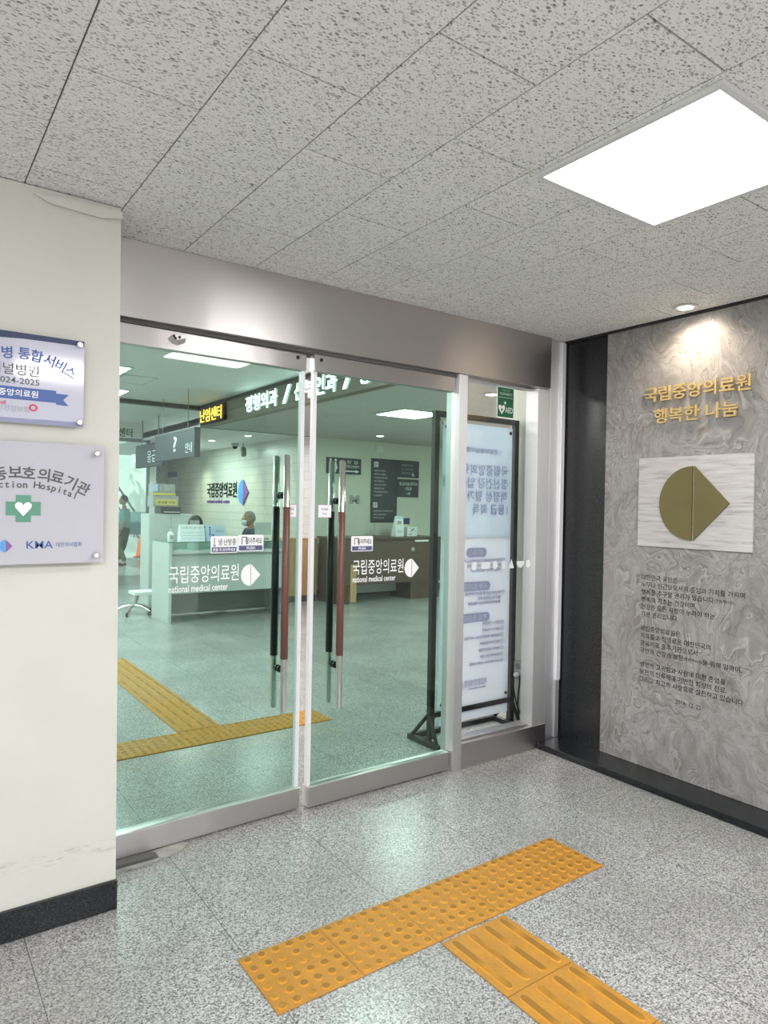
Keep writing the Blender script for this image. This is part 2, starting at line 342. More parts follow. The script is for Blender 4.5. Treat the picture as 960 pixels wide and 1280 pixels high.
# ------------------------------------------------------------------ mesh builder
X, Y, Z = Vector((1, 0, 0)), Vector((0, 1, 0)), Vector((0, 0, 1))
class MB:
    def __init__(s): s.v = []; s.f = []; s.m = []; s.mats = []; s.sm = []
    def mi(s, m):
        if m not in s.mats: s.mats.append(m)
        return s.mats.index(m)
    def add(s, vs, fs, m, smooth=False):
        k = len(s.v); s.v += [tuple(v) for v in vs]; i = s.mi(m)
        for f in fs: s.f.append([k+a for a in f]); s.m.append(i); s.sm.append(smooth)
        return s
    def mesh(s, me, m, xf=None, smooth=False):
        vs = [xf @ v.co if xf else v.co.copy() for v in me.vertices]
        return s.add(vs, [list(p.vertices) for p in me.polygons], m, smooth)
    def bm(s, b, m, smooth=False):
        b.verts.ensure_lookup_table(); b.verts.index_update()
        return s.add([v.co.copy() for v in b.verts], [[v.index for v in f.verts] for f in b.faces], m, smooth)
    def box(s, x0, x1, y0, y1, z0, z1, m, bev=0, seg=2):
        b = bmesh.new(); bmesh.ops.create_cube(b, size=1)
        for v in b.verts: v.co = Vector(((x0+x1)/2+v.co.x*(x1-x0), (y0+y1)/2+v.co.y*(y1-y0), (z0+z1)/2+v.co.z*(z1-z0)))
        if bev: bmesh.ops.bevel(b, geom=list(b.edges), offset=bev, segments=seg, affect='EDGES', profile=.5)
        s.bm(b, m); b.free(); return s
    def prism(s, pts, o, u, v, nrm, depth, m):
        o = Vector(o); A = [o+u*a+v*b for a, b in pts]; B = [p+nrm*depth for p in A]; n = len(A)
        fs = [list(range(n))[::-1], [n+i for i in range(n)]] + [[i, (i+1) % n, n+(i+1) % n, n+i] for i in range(n)]
        return s.add(A+B, fs, m)
    def tube(s, path, r, m, seg=12, cap=True):
        P = [Vector(p) for p in path]; R = r if isinstance(r, (list, tuple)) else [r]*len(P)
        vs = []; fs = []; up = None
        for i, p in enumerate(P):
            d = (P[min(i+1, len(P)-1)]-P[max(i-1, 0)]).normalized()
            if up is None: up = Vector((0, 0, 1)) if abs(d.z) < .9 else Vector((1, 0, 0))
            a = d.cross(up).normalized(); b = a.cross(d).normalized(); up = b
            for k in range(seg):
                t = 2*PI*k/seg; vs.append(p+(a*math.cos(t)+b*math.sin(t))*R[i])
        for i in range(len(P)-1):
            for k in range(seg):
                fs.append([i*seg+k, i*seg+(k+1) % seg, (i+1)*seg+(k+1) % seg, (i+1)*seg+k])
        s.add(vs, fs, m, True)
        if cap: s.add(vs[:seg], [list(range(seg))], m); s.add(vs[-seg:], [list(range(seg))[::-1]], m)
        return s
    def lathe(s, prof, c, m, seg=24, axis=Z, smooth=True):
        c = Vector(c); axis = Vector(axis); a = axis.orthogonal().normalized(); b = axis.cross(a)
        vs = []; fs = []
        for (r, h) in prof:
            for k in range(seg):
                t = 2*PI*k/seg; vs.append(c+axis*h+(a*math.cos(t)+b*math.sin(t))*r)
        for i in range(len(prof)-1):
            for k in range(seg): fs.append([i*seg+k, i*seg+(k+1) % seg, (i+1)*seg+(k+1) % seg, (i+1)*seg+k])
        s.add(vs, fs, m, smooth); s.add(vs[:seg], [list(range(seg))[::-1]], m); s.add(vs[-seg:], [list(range(seg))], m)
        return s
    def ell(s, c, rad, m, seg=20, rings=12):
        b = bmesh.new(); bmesh.ops.create_uvsphere(b, u_segments=seg, v_segments=rings, radius=1)
        for v in b.verts: v.co = Vector((c[0]+v.co.x*rad[0], c[1]+v.co.y*rad[1], c[2]+v.co.z*rad[2]))
        s.bm(b, m, True); b.free(); return s
    def build(s, name, parent=None, loc=None, bev=0):
        base = Vector(loc) if loc is not None else (parent_world(parent) if parent else Vector((0, 0, 0)))
        me = bpy.data.meshes.new(name); me.from_pydata([Vector(v)-base for v in s.v], [], s.f)
        for m in s.mats: me.materials.append(m)
        me.polygons.foreach_set('material_index', s.m); me.polygons.foreach_set('use_smooth', s.sm); me.update()
        b = bmesh.new(); b.from_mesh(me); bmesh.ops.recalc_face_normals(b, faces=b.faces); b.to_mesh(me); b.free()
        o = bpy.data.objects.new(name, me); COL.objects.link(o)
        if parent: o.parent = parent
        else: o.location = base
        return o
def parent_world(p):
    v = Vector((0, 0, 0))
    while p is not None: v += p.location; p = p.parent
    return v
def tag(o, label=None, cat=None, group=None, kind=None):
    if label: o['label'] = label
    if cat: o['category'] = cat
    if group: o['group'] = group
    if kind: o['kind'] = kind
    return o
def thing(name, label, cat, loc, group=None, kind=None):
    o = bpy.data.objects.new(name, None); COL.objects.link(o); o.location = loc; o.empty_display_size = .1
    return tag(o, label, cat, group, kind)
def copy_tree(o, parent=None):
    c = o.copy(); COL.objects.link(c)
    if parent: c.parent = parent
    for ch in list(o.children): copy_tree(ch, c)
    return c

# ------------------------------------------------------------------ lettering
class Lines(MB):
    """print on a sign: every line of lettering becomes a part of its own"""
    def __init__(s, parent, name='text_line'): MB.__init__(s); s.par = parent; s.nm = name
    def done(s, label=None):
        if s.v: s.build('printed_marks', s.par)
_tc = {}
def glyphs(body, bold=0.0):
    k = (body, bold)
    if k not in _tc:
        cu = bpy.data.curves.new('lettering', 'FONT'); cu.body = body; cu.size = 1; cu.offset = bold; cu.resolution_u = 2
        o = bpy.data.objects.new('lettering', cu); COL.objects.link(o)
        dg = bpy.context.evaluated_depsgraph_get(); dg.update()
        me = bpy.data.meshes.new_from_object(o.evaluated_get(dg))
        bpy.data.objects.remove(o); bpy.data.curves.remove(cu)
        vs = [v.co.copy() for v in me.vertices]; fs = [list(p.vertices) for p in me.polygons]
        bpy.data.meshes.remove(me)
        _tc[k] = (vs, fs)
    return _tc[k]
def bbox(vs):
    return min(v.x for v in vs), max(v.x for v in vs), min(v.y for v in vs), max(v.y for v in vs)
def put(mb, body, o, u, v, m, w=None, h=None, bold=0.0, align='L', depth=0, nrm=None, scale=None, side=None):
    """lettering whose box starts at o (left, bottom); fitted to width w and / or height h along u, v"""
    vs, fs = glyphs(body, bold)
    if not vs: return 0
    host = None
    if isinstance(mb, Lines): host = mb; mb = MB()
    x0, x1, y0, y1 = bbox(vs)
    sx = w/(x1-x0) if w else None; sy = h/(y1-y0) if h else None
    if scale: sx = sy = scale
    if sx is None: sx = sy
    if sy is None: sy = sx
    W_ = (x1-x0)*sx
    dx = {'L': 0, 'C': -W_/2, 'R': -W_}[align]
    o = Vector(o)
    yb = 0 if scale else -y0
    P = [o+u*((q.x-x0)*sx+dx)+v*((q.y+yb)*sy) for q in vs]
    if depth and nrm is not None:
        Q = [p+nrm*depth for p in P]; mb.add(Q, fs, m)
        cnt = {}
        for f in fs:
            for i in range(len(f)):
                a, b = f[i], f[(i+1) % len(f)]; key = (min(a, b), max(a, b)); cnt[key] = cnt.get(key, 0)+1
        n = len(P)
        mb.add(P+Q, [[a, b, n+b, n+a] for (a, b), c in cnt.items() if c == 1], side or m)
    else:
        mb.add(P, fs, m)
    if host is not None: mb.build(host.nm, host.par)
    return W_
def letters(parent, body, o, u, v, m, w, h, bold, depth, nrm, side=None):
    """raised letters, each one a part of its own"""
    vs, fs = glyphs(body, bold); x0, x1, y0, y1 = bbox(vs); sx, sy = w/(x1-x0), h/(y1-y0); o = Vector(o)
    edges = []; acc = ''
    for ch in body:
        acc += ch
        if ch != ' ': edges.append(bbox(glyphs(acc, bold)[0])[1])
    buckets = [[] for _ in edges]
    for f in fs:
        cx_ = sum(vs[i].x for i in f)/len(f)
        buckets[min(k for k, e_ in enumerate(edges) if cx_ <= e_+1e-3)].append(f)
    for bf in buckets:
        idx = sorted({i for f in bf for i in f}); mp = {i: k for k, i in enumerate(idx)}
        P = [o+u*((vs[i].x-x0)*sx)+v*((vs[i].y-y0)*sy) for i in idx]; Q = [p+nrm*depth for p in P]; n = len(P)
        F_ = [[mp[i] for i in f] for f in bf]; cnt = {}
        for f in F_:
            for i in range(len(f)):
                a, b = f[i], f[(i+1) % len(f)]; key = (min(a, b), max(a, b)); cnt[key] = cnt.get(key, 0)+1
        mb = MB(); mb.add(Q, F_, m); mb.add(P+Q, [[a, b, n+b, n+a] for (a, b), c in cnt.items() if c == 1], side or m)
        mb.build('letter', parent)
def along(mb, chars, pts, h, m, y, bold=0.02, w=None):
    """one character after another along a polyline of (x, z) points on the wall y"""
    L = [0]
    for a, b in zip(pts, pts[1:]): L.append(L[-1]+math.dist(a, b))
    n = len(chars)
    for i, c in enumerate(chars):
        if c == ' ': continue
        s = L[i] if n == len(pts) else L[-1]*i/(n-1)
        k = max(j for j in range(len(L)-1) if L[j] <= s+1e-9)
        t = (s-L[k])/(L[k+1]-L[k]); x = pts[k][0]+(pts[k+1][0]-pts[k][0])*t; z = pts[k][1]+(pts[k+1][1]-pts[k][1])*t
        k2 = min(k+1, len(pts)-2); k0 = max(k-1, 0)
        if n == len(pts): k0, k2 = max(i-1, 0), min(i, len(pts)-2)
        a = math.atan2(pts[k2+1][1]-pts[k0][1], pts[k2+1][0]-pts[k0][0])
        u = Vector((math.cos(a), 0, math.sin(a))); v = Vector((-math.sin(a), 0, math.cos(a)))
        vs, fs = glyphs(c, bold); x0, x1, y0, y1 = bbox(vs); sc = h/.86
        mb.add([Vector((x, y, z))+u*((q.x-(x0+x1)/2)*sc)+v*((q.y-.37)*sc) for q in vs], fs, m)
def emblem(mb, c, u, v, r, m1, m2, nrm=None, depth=0, gap=.06, wr=1.0):
    """half disc and pointed half of the round-and-diamond mark; c = middle of the dividing line"""
    A = [(-gap*r/2+math.cos(PI/2+PI*k/28)*r*wr, math.sin(PI/2+PI*k/28)*r) for k in range(29)]
    B = [(gap*r/2, r), (gap*r/2, -r), (gap*r/2+r*wr, 0)]
    for p, m in ((A, m1), (B, m2)):
        if m is None: continue
        if depth: mb.prism(p, c, u, v, nrm, depth, m)
        else: mb.add([Vector(c)+u*a+v*b for a, b in p], [list(range(len(p)))], m)
def rrect(w, h, r, n=5):
    P = []
    for cx, cy, a0 in ((w/2-r, h/2-r, 0), (-w/2+r, h/2-r, PI/2), (-w/2+r, -h/2+r, PI), (w/2-r, -h/2+r, 1.5*PI)):
        for k in range(n+1): P.append((cx+r*math.cos(a0+PI/2*k/n), cy+r*math.sin(a0+PI/2*k/n)))
    return P
def flat(mb, pts, o, u, v, m):
    mb.add([Vector(o)+u*a+v*b for a, b in pts], [list(range(len(pts)))], m)

# ================================================================== STRUCTURE
D, XR, HC = 2.975, 3.551, 2.61
def st(o): o['kind'] = 'structure'; return o
st(MB().box(-6, 9.6, -3, 18.4, -.2, 0, MT['floor']).build('floor'))
# outside paving beyond the back exit
st(MB().box(-6, 9.6, 18.4, 40, -.2, -.01, MT['pave']).build('paving'))
# entrance ceiling: individual fissured boards, running bond
c = MB(); px_, py_ = .3283, .639; gp = .0022
c.box(-4.2, XR+.1, -2.6, D+.02, HC+.006, HC+.12, MT['ceilgap'])
for i in range(-14, 11):
    x0 = .352+px_*i; x1 = x0+px_
    if x0 > XR: continue
    off = 1.232 if i % 2 == 0 else .912
    for j in range(-6, 5):
        y0 = off+py_*j; y1 = y0+py_
        if y0 > D: continue
        a0, a1, b0, b1 = x0+gp, min(x1, XR+.05)-gp, y0+gp, min(y1, D+.02)-gp
        if i in (4, 5) and abs(y0-.912) < .01 or (i == 5 and False): pass
        if b1 > b0 and a1 > a0: c.box(a0, a1, b0+.0006, b1-.0006, HC, HC+.012, MT['ceil'])
ceiling = st(c.build('ceiling'))
# left painted wall (very slightly out of plumb) with its black skirting
w = MB()
xb, xt = .688, .672
w.add([(-4.2, 2.648, 0), (xb, 2.648, 0), (xt, 2.660, HC-.004), (-4.2, 2.660, HC-.004), (-4.2, 3.10, 0), (xb, 3.10, 0), (xt, 3.10, HC-.004), (-4.2, 3.10, HC-.004)],
      [[0, 1, 2, 3], [4, 7, 6, 5], [1, 5, 6, 2], [0, 3, 7, 4], [3, 2, 6, 7], [0, 4, 5, 1]], MT['plaster'])
st(w.build('wall_left'))
st(MB().box(-4.2, .690, 2.632, 2.648, 0.001, .108, MT['black'], .002).build('baseboard_left'))
tag(MB().prism([(0, 0), (.10, .012), (.30, .012), (.30, -.012), (.22, -.028), (.06, -.02)], (.375, 2.650, 2.575), X, Z, -Y, .006, MT['plaster']).build('loose_paint_strip'), 'loose strip of cream paint peeling below the ceiling on the left wall', 'paint strip')
# right wall: black granite with the marble slab on it
st(MB().box(XR+.004, XR+.24, -2.6, 2.99, 0, HC, MT['black']).build('wall_right'))
st(MB().box(3.335, XR+.02, -2.6, 2.962, 0, .038, MT['black'], .003).build('baseboard_right'))
st(MB().box(XR-.02, XR+.02, -2.6, 2.97, HC-.013, HC+.002, MT['blackmetal']).build('trim_1'))
MX = XR-.004
marble = thing('marble_panel', 'tall grey swirled marble slab on the right wall, with black inscription', 'wall panel', (XR, .9, .04), kind='structure')
MB().box(MX, XR+.012, -.8, 2.643, .04, HC-.014, MT['marble']).build('slab', marble)
# inscription
ins = MB(); UW = Vector((0, -1, 0)); sc_ = None
vs_, _ = glyphs('누구나 인간으로서의 존엄과 가치를 가지며', .006); b_ = bbox(vs_); SCL = .598/(b_[1]-b_[0])
lines = [(1.136, [('대한민국 국민은', 1)]), (1.0935, [('누구나 인간으로서의 존엄과 가치를 가지며', 1)]), (1.051, [('행복을 추구할 권리가 있습니다', 1), ('(헌법 제10조)', .55), ('.', 1)]),
         (1.0085, [('행복의 기초는 건강이며', 1)]), (.966, [('건강은 모든 사람이 누려야 하는', 1)]), (.9235, [('기본 권리입니다.', 1)]),
         (.840, [('국립중앙의료원은', 1)]), (.797, [('자유롭고 정의로운 대한민국의', 1)]), (.754, [('공공의료 중추기관으로서', 1)]), (.711, [('국민의 건강권 보장', 1), ('(헌법 제36조)', .55), ('을 위해 일하며,', 1)]),
         (.631, [('생명의 고귀함과 사람에 대한 존엄을', 1)]), (.588, [('보편적 인류애에 기반한 최상의 진료,', 1)]), (.545, [('그리고 최고의 사랑으로 실천하고 있습니다.', 1)])]
for z, segs in lines:
    y = 2.376
    for s_, k in segs:
        y -= put(ins, s_, (MX-.0012, y, z-.37*SCL*k), UW, Z, MT['ink'], scale=SCL*k, bold=.006) + .004
put(ins, '2018. 12. 22', (MX-.0012, 2.148, .452), UW, Z, MT['ink'], w=.148, h=.024)
ins.build('inscription', marble)['label'] = 'black Korean inscription on the marble'
# steel header over the doors
h = MB(); h.box(.69, 3.385, D-.03, D+.14, 2.286, HC-.001, MT['steelx'], .002)
st(h.build('trim_2'))
st(MB().box(.69, 2.62, D+.0, D+.11, 2.268, 2.286, MT['ceilgap']).build('trim_3'))
st(MB().box(2.622, 2.688, D-.02, D+.09, 0, 2.286, MT['steelz'], .003).build('trim_4'))       # post between door and side glass
j = MB(); j.box(3.30, 3.412, D-.002, D+.10, .146, 2.286, MT['steelz'], .003); j.box(3.388, 3.418, D+.006, D+.12, 2.286, HC-.002, MT['steelz'], .002)
j.box(3.422, 3.512, D+.004, D+.12, 0, HC-.002, MT['steelz'], .003)
j.box(3.405, 3.427, D+.03, D+.10, 0, HC-.003, MT['steelz'])
st(j.build('trim_5'))
st(MB().box(3.505, 3.545, D-.018, D+.03, .41, HC-.004, MT['alu'], .006, 3).build('trim_6'))  # bright corner strip
st(MB().box(3.507, 3.543, D-.010, D+.03, .039, .41, MT['steelz'], .002).build('trim_7'))
# box base under the side glass
st(MB().box(2.688, 3.418, D-.012, D+.13, 0, .146, MT['steelx'], .003).build('trim_8'))
# side window glass
win = thing('window_1', 'clear side window between steel post and corner jamb', 'window', (3.0, D+.03, .146), kind='structure')
MB().box(2.688, 3.302, D+.034, D+.044, .147, 2.286, MT['clear']).build('glass_pane', win)
f = MB(); f.box(2.688, 3.302, D+.02, D+.06, .146, .158, MT['steelx']); f.box(2.688, 3.302, D+.02, D+.06, 2.274, 2.286, MT['steelx'])
f.build('glazing_bead', win)
dm = MB(); zc = 1.174
for i, (xx, sh) in enumerate(((2.735, 'o'), (2.81, 'o'), (2.905, 'r'), (2.985, 'o'), (3.057, 's'), (3.125, 't'), (3.205, 'h'), (3.275, 'o'))):
    o_ = (xx, D+.0325, zc)
    if sh in 'os':
        r1 = (.020, .026) if sh == 'o' else (.012, .026)
        flat(dm, [(r1[0]*math.cos(2*PI*k/20), r1[1]*math.sin(2*PI*k/20)) for k in range(20)], o_, X, Z, MT['dot'])
    elif sh == 'r': flat(dm, [(-.035, -.02), (.035, -.02), (.035, .02), (-.035, .02)], o_, X, Z, MT['dot'])
    elif sh == 't': flat(dm, [(-.024, -.024), (.024, -.024), (0, .034)], o_, X, Z, MT['dot'])
    elif sh == 'h': flat(dm, [(.034*math.cos(PI+PI*k/16), .018+.042*math.sin(PI+PI*k/16)) for k in range(17)], o_, X, Z, MT['dot'])
dm.build('safety_marks', win)['label'] = 'row of small white shapes on the side glass'

# ================================================================== DOORS
def make_door(name, x0, x1, hinge, label, text_x, stick, knob):
    """hinged glass door; hinge = x of its pivot"""
    t = thing(name, label, 'door', (hinge, D+.03, .006), kind='structure')
    y0, y1 = D+.006, D+.054
    top = MB().box(x0, x1, y0, y1, 2.184, 2.268, MT['steelx'], .002)
    top.build('top_rail', t)
    MB().lathe([(.009, 0), (.009, .004), (.005, .006)], (knob, y0, 2.243), MT['bolt'], 14, -Y).build('lock_screw', t)
    if hinge < 1.5:
        rs2 = MB()
        for q in ((.985, 2.247), (.992, 2.238), (1.010, 2.245)): rs2.lathe([(.006, 0), (.006, .002), (.003, .003)], (q[0], y0, q[1]), MT['bolt'], 12, -Y)
        flat(rs2, [(.955, 2.228), (.975, 2.212), (1.0, 2.206), (1.035, 2.224), (1.04, 2.246), (1.0, 2.232), (.975, 2.25)], (0, y0-.0008, 0), X, Z, MT['mortar'])
        rs2.build('screw_scar', t)['label'] = 'pale glue scar with old screw holes'
    MB().box(x0, x1, y0-.006, y1+.006, .012, .112, MT['steelx'], .002).build('bottom_rail', t)
    MB().box(x0+.008, x1-.008, D+.024, D+.036, .112, 2.184, MT['glass']).build('glass_pane', t)
    xe = x1 if hinge < (x0+x1)/2 else x0
    s = 1 if xe == x0 else -1
    a, b = sorted((xe, xe+s*.021))
    MB().box(a, b, D+.016, D+.044, .112, 2.184, MT['seal'], .002).build('edge_seal', t)
    # pull poles inside and out
    hx = (1.541 if hinge < 1.5 else 1.844)
    zt, zb = (1.759, .511) if hinge < 1.5 else (1.745, .494)
    gt, gb = (1.508, .770) if hinge < 1.5 else (1.487, .759)
    for yy, gm, nm, lb in ((D-.022, MT['brown'], 'pull_handle', 'chrome pull pole with brown sleeve outside the door'), (D+.082, MT['blackgrip'], 'pull_handle', 'chrome pull pole with black sleeve inside the door')):
        hb = MB().lathe([(.0125, 0), (.0165, .003), (.0165, zt-zb-.003), (.0125, zt-zb)], (hx, yy, zb), MT['chrome'], 24)
        ho = hb.build('pull_handle', t); ho['label'] = lb
        MB().lathe([(.0165, 0), (.0185, .001), (.0185, gt-gb-.001), (.0165, gt-gb)], (hx, yy, gb), gm, 24).build('grip_sleeve', ho)
    for zz in (gt+.055, gb-.055):
        MB().tube([(hx, D-.02, zz), (hx, D+.08, zz)], .010, MT['bolt'], 12).lathe([(.017, 0), (.017, .012)], (hx, D+.012, zz), MT['bolt'], 14, Y).lathe([(.017, 0), (.017, .012)], (hx, D+.036, zz), MT['bolt'], 14, Y).build('handle_stud', t)
    # white lettering and emblem on the glass
    yl = D+.0232
    lt = Lines(t, 'name_lettering'); xl, xr_, xt_ = text_x
    put(lt, '국립중앙의료원', (xl, yl, 1.158), X, Z, MT['decal'], w=xr_-xl, h=.078, bold=.004)
    put(lt, 'national medical center', (xl, yl, 1.118), X, Z, MT['decal'], w=(xr_-xl)*.84, h=.031, bold=.012)
    lt.done()
    em = MB(); emblem(em, (xt_, yl, 1.181), X, Z, .051, MT['decal'], MT['decal'], gap=.07, wr=.95)
    em.build('emblem', t)['label'] = 'white half-round and pointed emblem on the glass'
    for (cx, cz, w_, h_, kind) in stick:
        s = MB(); ys = yl-.0006
        s.prism(rrect(w_, h_, .006), (cx, ys, cz), X, Z, -Y, .0006, MT['decal'])
        yt = ys-.0012
        if kind == 'push':
            flat(s, [(-w_/2+.005, -h_/2+.004), (w_/2-.005, -h_/2+.004), (w_/2-.005, -h_/2+.027), (-w_/2+.005, -h_/2+.027)], (cx, yt, cz), X, Z, MT['navy2'])
            put(s, '밀어주세요', (cx-w_*.20, yt, cz-.004), X, Z, MT['darkgrey'], w=w_*.64, h=.030, bold=.015)
            put(s, 'PUSH', (cx, yt-.0005, cz-h_/2+.009), X, Z, MT['decal'], w=w_*.32, h=.013, align='C', bold=.02)
            o_ = (cx-w_*.36, yt, cz-.006)
            for q in ((0, .004, 0, .036), (.024, .028, 0, .036), (0, .028, .032, .036), (.016, .02, .014, .018)): flat(s, [(q[0], q[2]), (q[1], q[2]), (q[1], q[3]), (q[0], q[3])], o_, X, Z, MT['darkgrey'])
        elif kind == 'hvac':
            flat(s, [(-w_/2+.005, -h_/2+.004), (w_/2-.005, -h_/2+.004), (w_/2-.005, -h_/2+.027), (-w_/2+.005, -h_/2+.027)], (cx, yt, cz), X, Z, MT['navy2'])
            put(s, '냉·난방중', (cx-w_*.22, yt, cz-.004), X, Z, MT['darkgrey'], w=w_*.66, h=.031, bold=.015)
            put(s, '문을 꼭 닫아주세요', (cx, yt-.0005, cz-h_/2+.008), X, Z, MT['decal'], w=w_*.84, h=.015, align='C', bold=.02)
            o_ = (cx-w_*.37, yt, cz-.004)
            flat(s, [(-.003, .006), (.003, .006), (.003, .036), (-.003, .036)], o_, X, Z, MT['greyp'])
            flat(s, [(.007*math.cos(2*PI*k/14), .007*math.sin(2*PI*k/14)) for k in range(14)], o_, X, Z, MT['greyp'])
        else:
            for q in rrect_ring(w_, h_, .003): flat(s, q, (cx, yt, cz), X, Z, MT['pink'])
            put(s, '미세요', (cx, yt, cz+.002), X, Z, MT['darkgrey'], w=w_*.52, h=.015, align='C', bold=.01)
            put(s, 'Push', (cx, yt, cz-.018), X, Z, MT['darkgrey'], w=w_*.34, h=.011, align='C')
        s.build('sticker', t)['label'] = {'push': 'white and navy push sticker', 'hvac': 'white and navy heating notice sticker', 'mini': 'small white pink-edged sticker'}[kind]
    return t
def rrect_ring(w, h, t):
    a, b = w/2, h/2
    return [[(-a, -b), (a, -b), (a, -b+t), (-a, -b+t)], [(-a, b-t), (a, b-t), (a, b), (-a, b)], [(-a, -b), (-a+t, -b), (-a+t, b), (-a, b)], [(a-t, -b), (a, -b), (a, b), (a-t, b)]]
MT['navy2'] = mat('indigo_print', (.10, .10, .22), .5)
MT['pink'] = mat('pink_print', (.62, .36, .58), .5)
d1 = make_door('door_1', .700, 1.655, .715, 'left glass door, standing slightly ajar beside the cream wall', (.986, 1.318, 1.380),
               [(1.243, 1.328, .132, .078, 'hvac'), (1.377, 1.333, .132, .078, 'push'), (1.590, 1.488, .066, .066, 'mini')], 1.605)
d1.rotation_euler.z = math.radians(1.5)
d2 = make_door('door_2', 1.688, 2.612, 2.60, 'right glass door beside the steel post', (1.945, 2.276, 2.334),
               [(2.000, 1.321, .137, .080, 'push'), (1.769, 1.489, .078, .066, 'mini')], 1.725)
# broken mortar under the left door
pm = MB(); pm.prism([(.74, 2.895), (.86, 2.885), (1.02, 2.915), (1.075, 2.96), (1.06, 2.998), (.92, 2.975), (.80, 2.985), (.72, 2.96)], (0, 0, .0005), X, Y, Z, .007, MT['mortar'])
tag(pm.build('mortar_patch'), 'broken grey mortar patch on the floor under the left glass door', 'mortar patch')
sp_ = MB(); sp_.prism([(.70, .0), (.90, .0), (.93, .004), (.90, .012), (.72, .015)], (0, 2.905, .0075), X, Z, Y, .05, MT['darkgrey'])
tag(sp_.build('door_shim'), 'dark splintered shim wedged under the left glass door', 'shim')

# ================================================================== ENTRANCE THINGS
def standoff(mb, x, z, y, r=.011):
    mb.lathe([(r*.6, 0), (r*.6, .012), (r, .0125), (r, .018), (r*.7, .021)], (x, y, z), MT['chrome'], 18, -Y)
# upper plaque
YP = 2.634
up = thing('wall_plaque', 'upper white plaque with navy ribbon on the left cream wall', 'plaque', (.27, YP, 1.93))
b = MB(); b.box(.0, .546, YP-.006, YP, 1.779, 2.086, MT['plaque'], .0015); 
b.build('plate', up)
nb = MB(); yt = YP-.0066
flat(nb, [(.0, 2.086), (.0, 2.050), (.10, 2.048), (.20, 2.056), (.35, 2.066), (.545, 2.068), (.545, 2.0855)], (0, yt, 0), X, Z, MT['navy'])
nb.build('border_band', up)['label'] = 'navy top band'
gb = MB(); flat(gb, [(.0, 1.780), (.545, 1.780), (.545, 1.797), (.30, 1.795), (.12, 1.803), (.0, 1.812)], (0, yt, 0), X, Z, MT['greyp2'] if 'greyp2' in MT else MT['purple2']); gb.build('bottom_band', up)['label'] = 'grey lower band'
tx = Lines(up); ar = MB(); yt2 = YP-.0072
along(ar, '간호간병통합서비스', [(.05, 1.975), (.092, 1.990), (.222, 2.008), (.302, 2.013), (.354, 2.016), (.393, 2.012), (.432, 2.003), (.468, 1.989), (.500, 1.971)], .038, MT['blue'], yt2, .018)
put(tx, '운영 패널병원', (.400, yt2, 1.940), X, Z, MT['darkgrey'], h=.039, align='R', bold=.004)
put(tx, '2024-2025', (.402, yt2, 1.911), X, Z, MT['darkgrey'], w=.135, h=.021, align='R', bold=.008)
put(tx, '국민건강보험', (.371, yt2, 1.816), X, Z, MT['greyp'], w=.118, h=.020, align='R')
put(tx, 'h-well', (.300, yt2, 1.838), X, Z, MT['red'], h=.013, align='R', bold=.01)
tx.done(); ar.build('arched_title', up)
rb = MB(); flat(rb, [(.02, 1.858), (.455, 1.858), (.455, 1.852), (.496, 1.850), (.478, 1.870), (.496, 1.890), (.455, 1.891), (.455, 1.900), (.02, 1.900)], (0, yt2, 0), X, Z, MT['navy3'] if 'navy3' in MT else MT['blue'])
put(rb, '국립중앙의료원', (.398, yt2-.0006, 1.868), X, Z, MT['decal'], w=.17, h=.024, align='R', bold=.015)
rb.build('ribbon', up)['label'] = 'blue ribbon print with white name'
ht = MB(); P = []
for k in range(24):
    a = 2*PI*k/24; P.append((.0135*math.cos(a), .0125*math.sin(a)))
for k in range(24):
    q, q2 = P[k], P[(k+1) % 24]
    ht.add([Vector((.384+q[0]*s_, yt2, 1.834+q[1]*s_)) for q, s_ in ((q, 1), (q2, 1), (q2, .55), (q, .55))], [[0, 1, 2, 3]], MT['red'])
ht.build('red_ring', up)['label'] = 'red ring mark'
for x_, z_ in ((.528, 2.069), (.530, 1.795), (.018, 2.069), (.018, 1.795)):
    m_ = MB(); standoff(m_, x_, z_, YP-.006); m_.build('standoff_screw', up)
# lower plaque
lp = thing('wall_plaque', 'lower glossy plaque with green cross on the left cream wall', 'plaque', (.29, YP-.012, 1.5))
b = MB(); b.box(-.04, .617, YP-.020, YP-.012, 1.296, 1.716, MT['plaque2'], .002); b.build('plate', lp)
tx = Lines(lp); yt2 = YP-.0212; ar = MB()
along(ar, '아동보호의료기관', [(.238, 1.596), (.284, 1.603), (.330, 1.609), (.371, 1.607), (.418, 1.604), (.461, 1.598), (.504, 1.581), (.546, 1.561)], .042, MT['darkgrey'], yt2, .02)
ar.build('arched_title', lp); ar = MB()
along(ar, 'Child Protection Hospital', [(.09, 1.535), (.19, 1.560), (.28, 1.569), (.395, 1.570), (.44, 1.563), (.48, 1.553), (.52, 1.536)], .028, MT['darkgrey'], yt2, .02)
put(tx, 'KMA', (.367, yt2, 1.350), X, Z, MT['blue'], w=.083, h=.026, bold=.008)
put(tx, '대한의사협회', (.460, yt2, 1.354), X, Z, MT['blue'], w=.082, h=.017)
ar.build('arched_subtitle', lp); tx.done()
cx = MB(); a_, b2 = .0535, .0235
flat(cx, [(-a_, -b2), (-b2, -b2), (-b2, -.046), (b2, -.046), (b2, -b2), (a_, -b2), (a_, b2), (b2, b2), (b2, .046), (-b2, .046), (-b2, b2), (-a_, b2)], (.356, yt2, 1.487), X, Z, MT['crossgreen'])
flat(cx, [(.0, -.026), (.024, .002), (.026, .014), (.017, .022), (.006, .020), (0, .012), (-.006, .020), (-.017, .022), (-.026, .014), (-.024, .002)], (.356, yt2-.0006, 1.487), X, Z, MT['decal'])
cx.build('cross_mark', lp)['label'] = 'green cross with white heart'
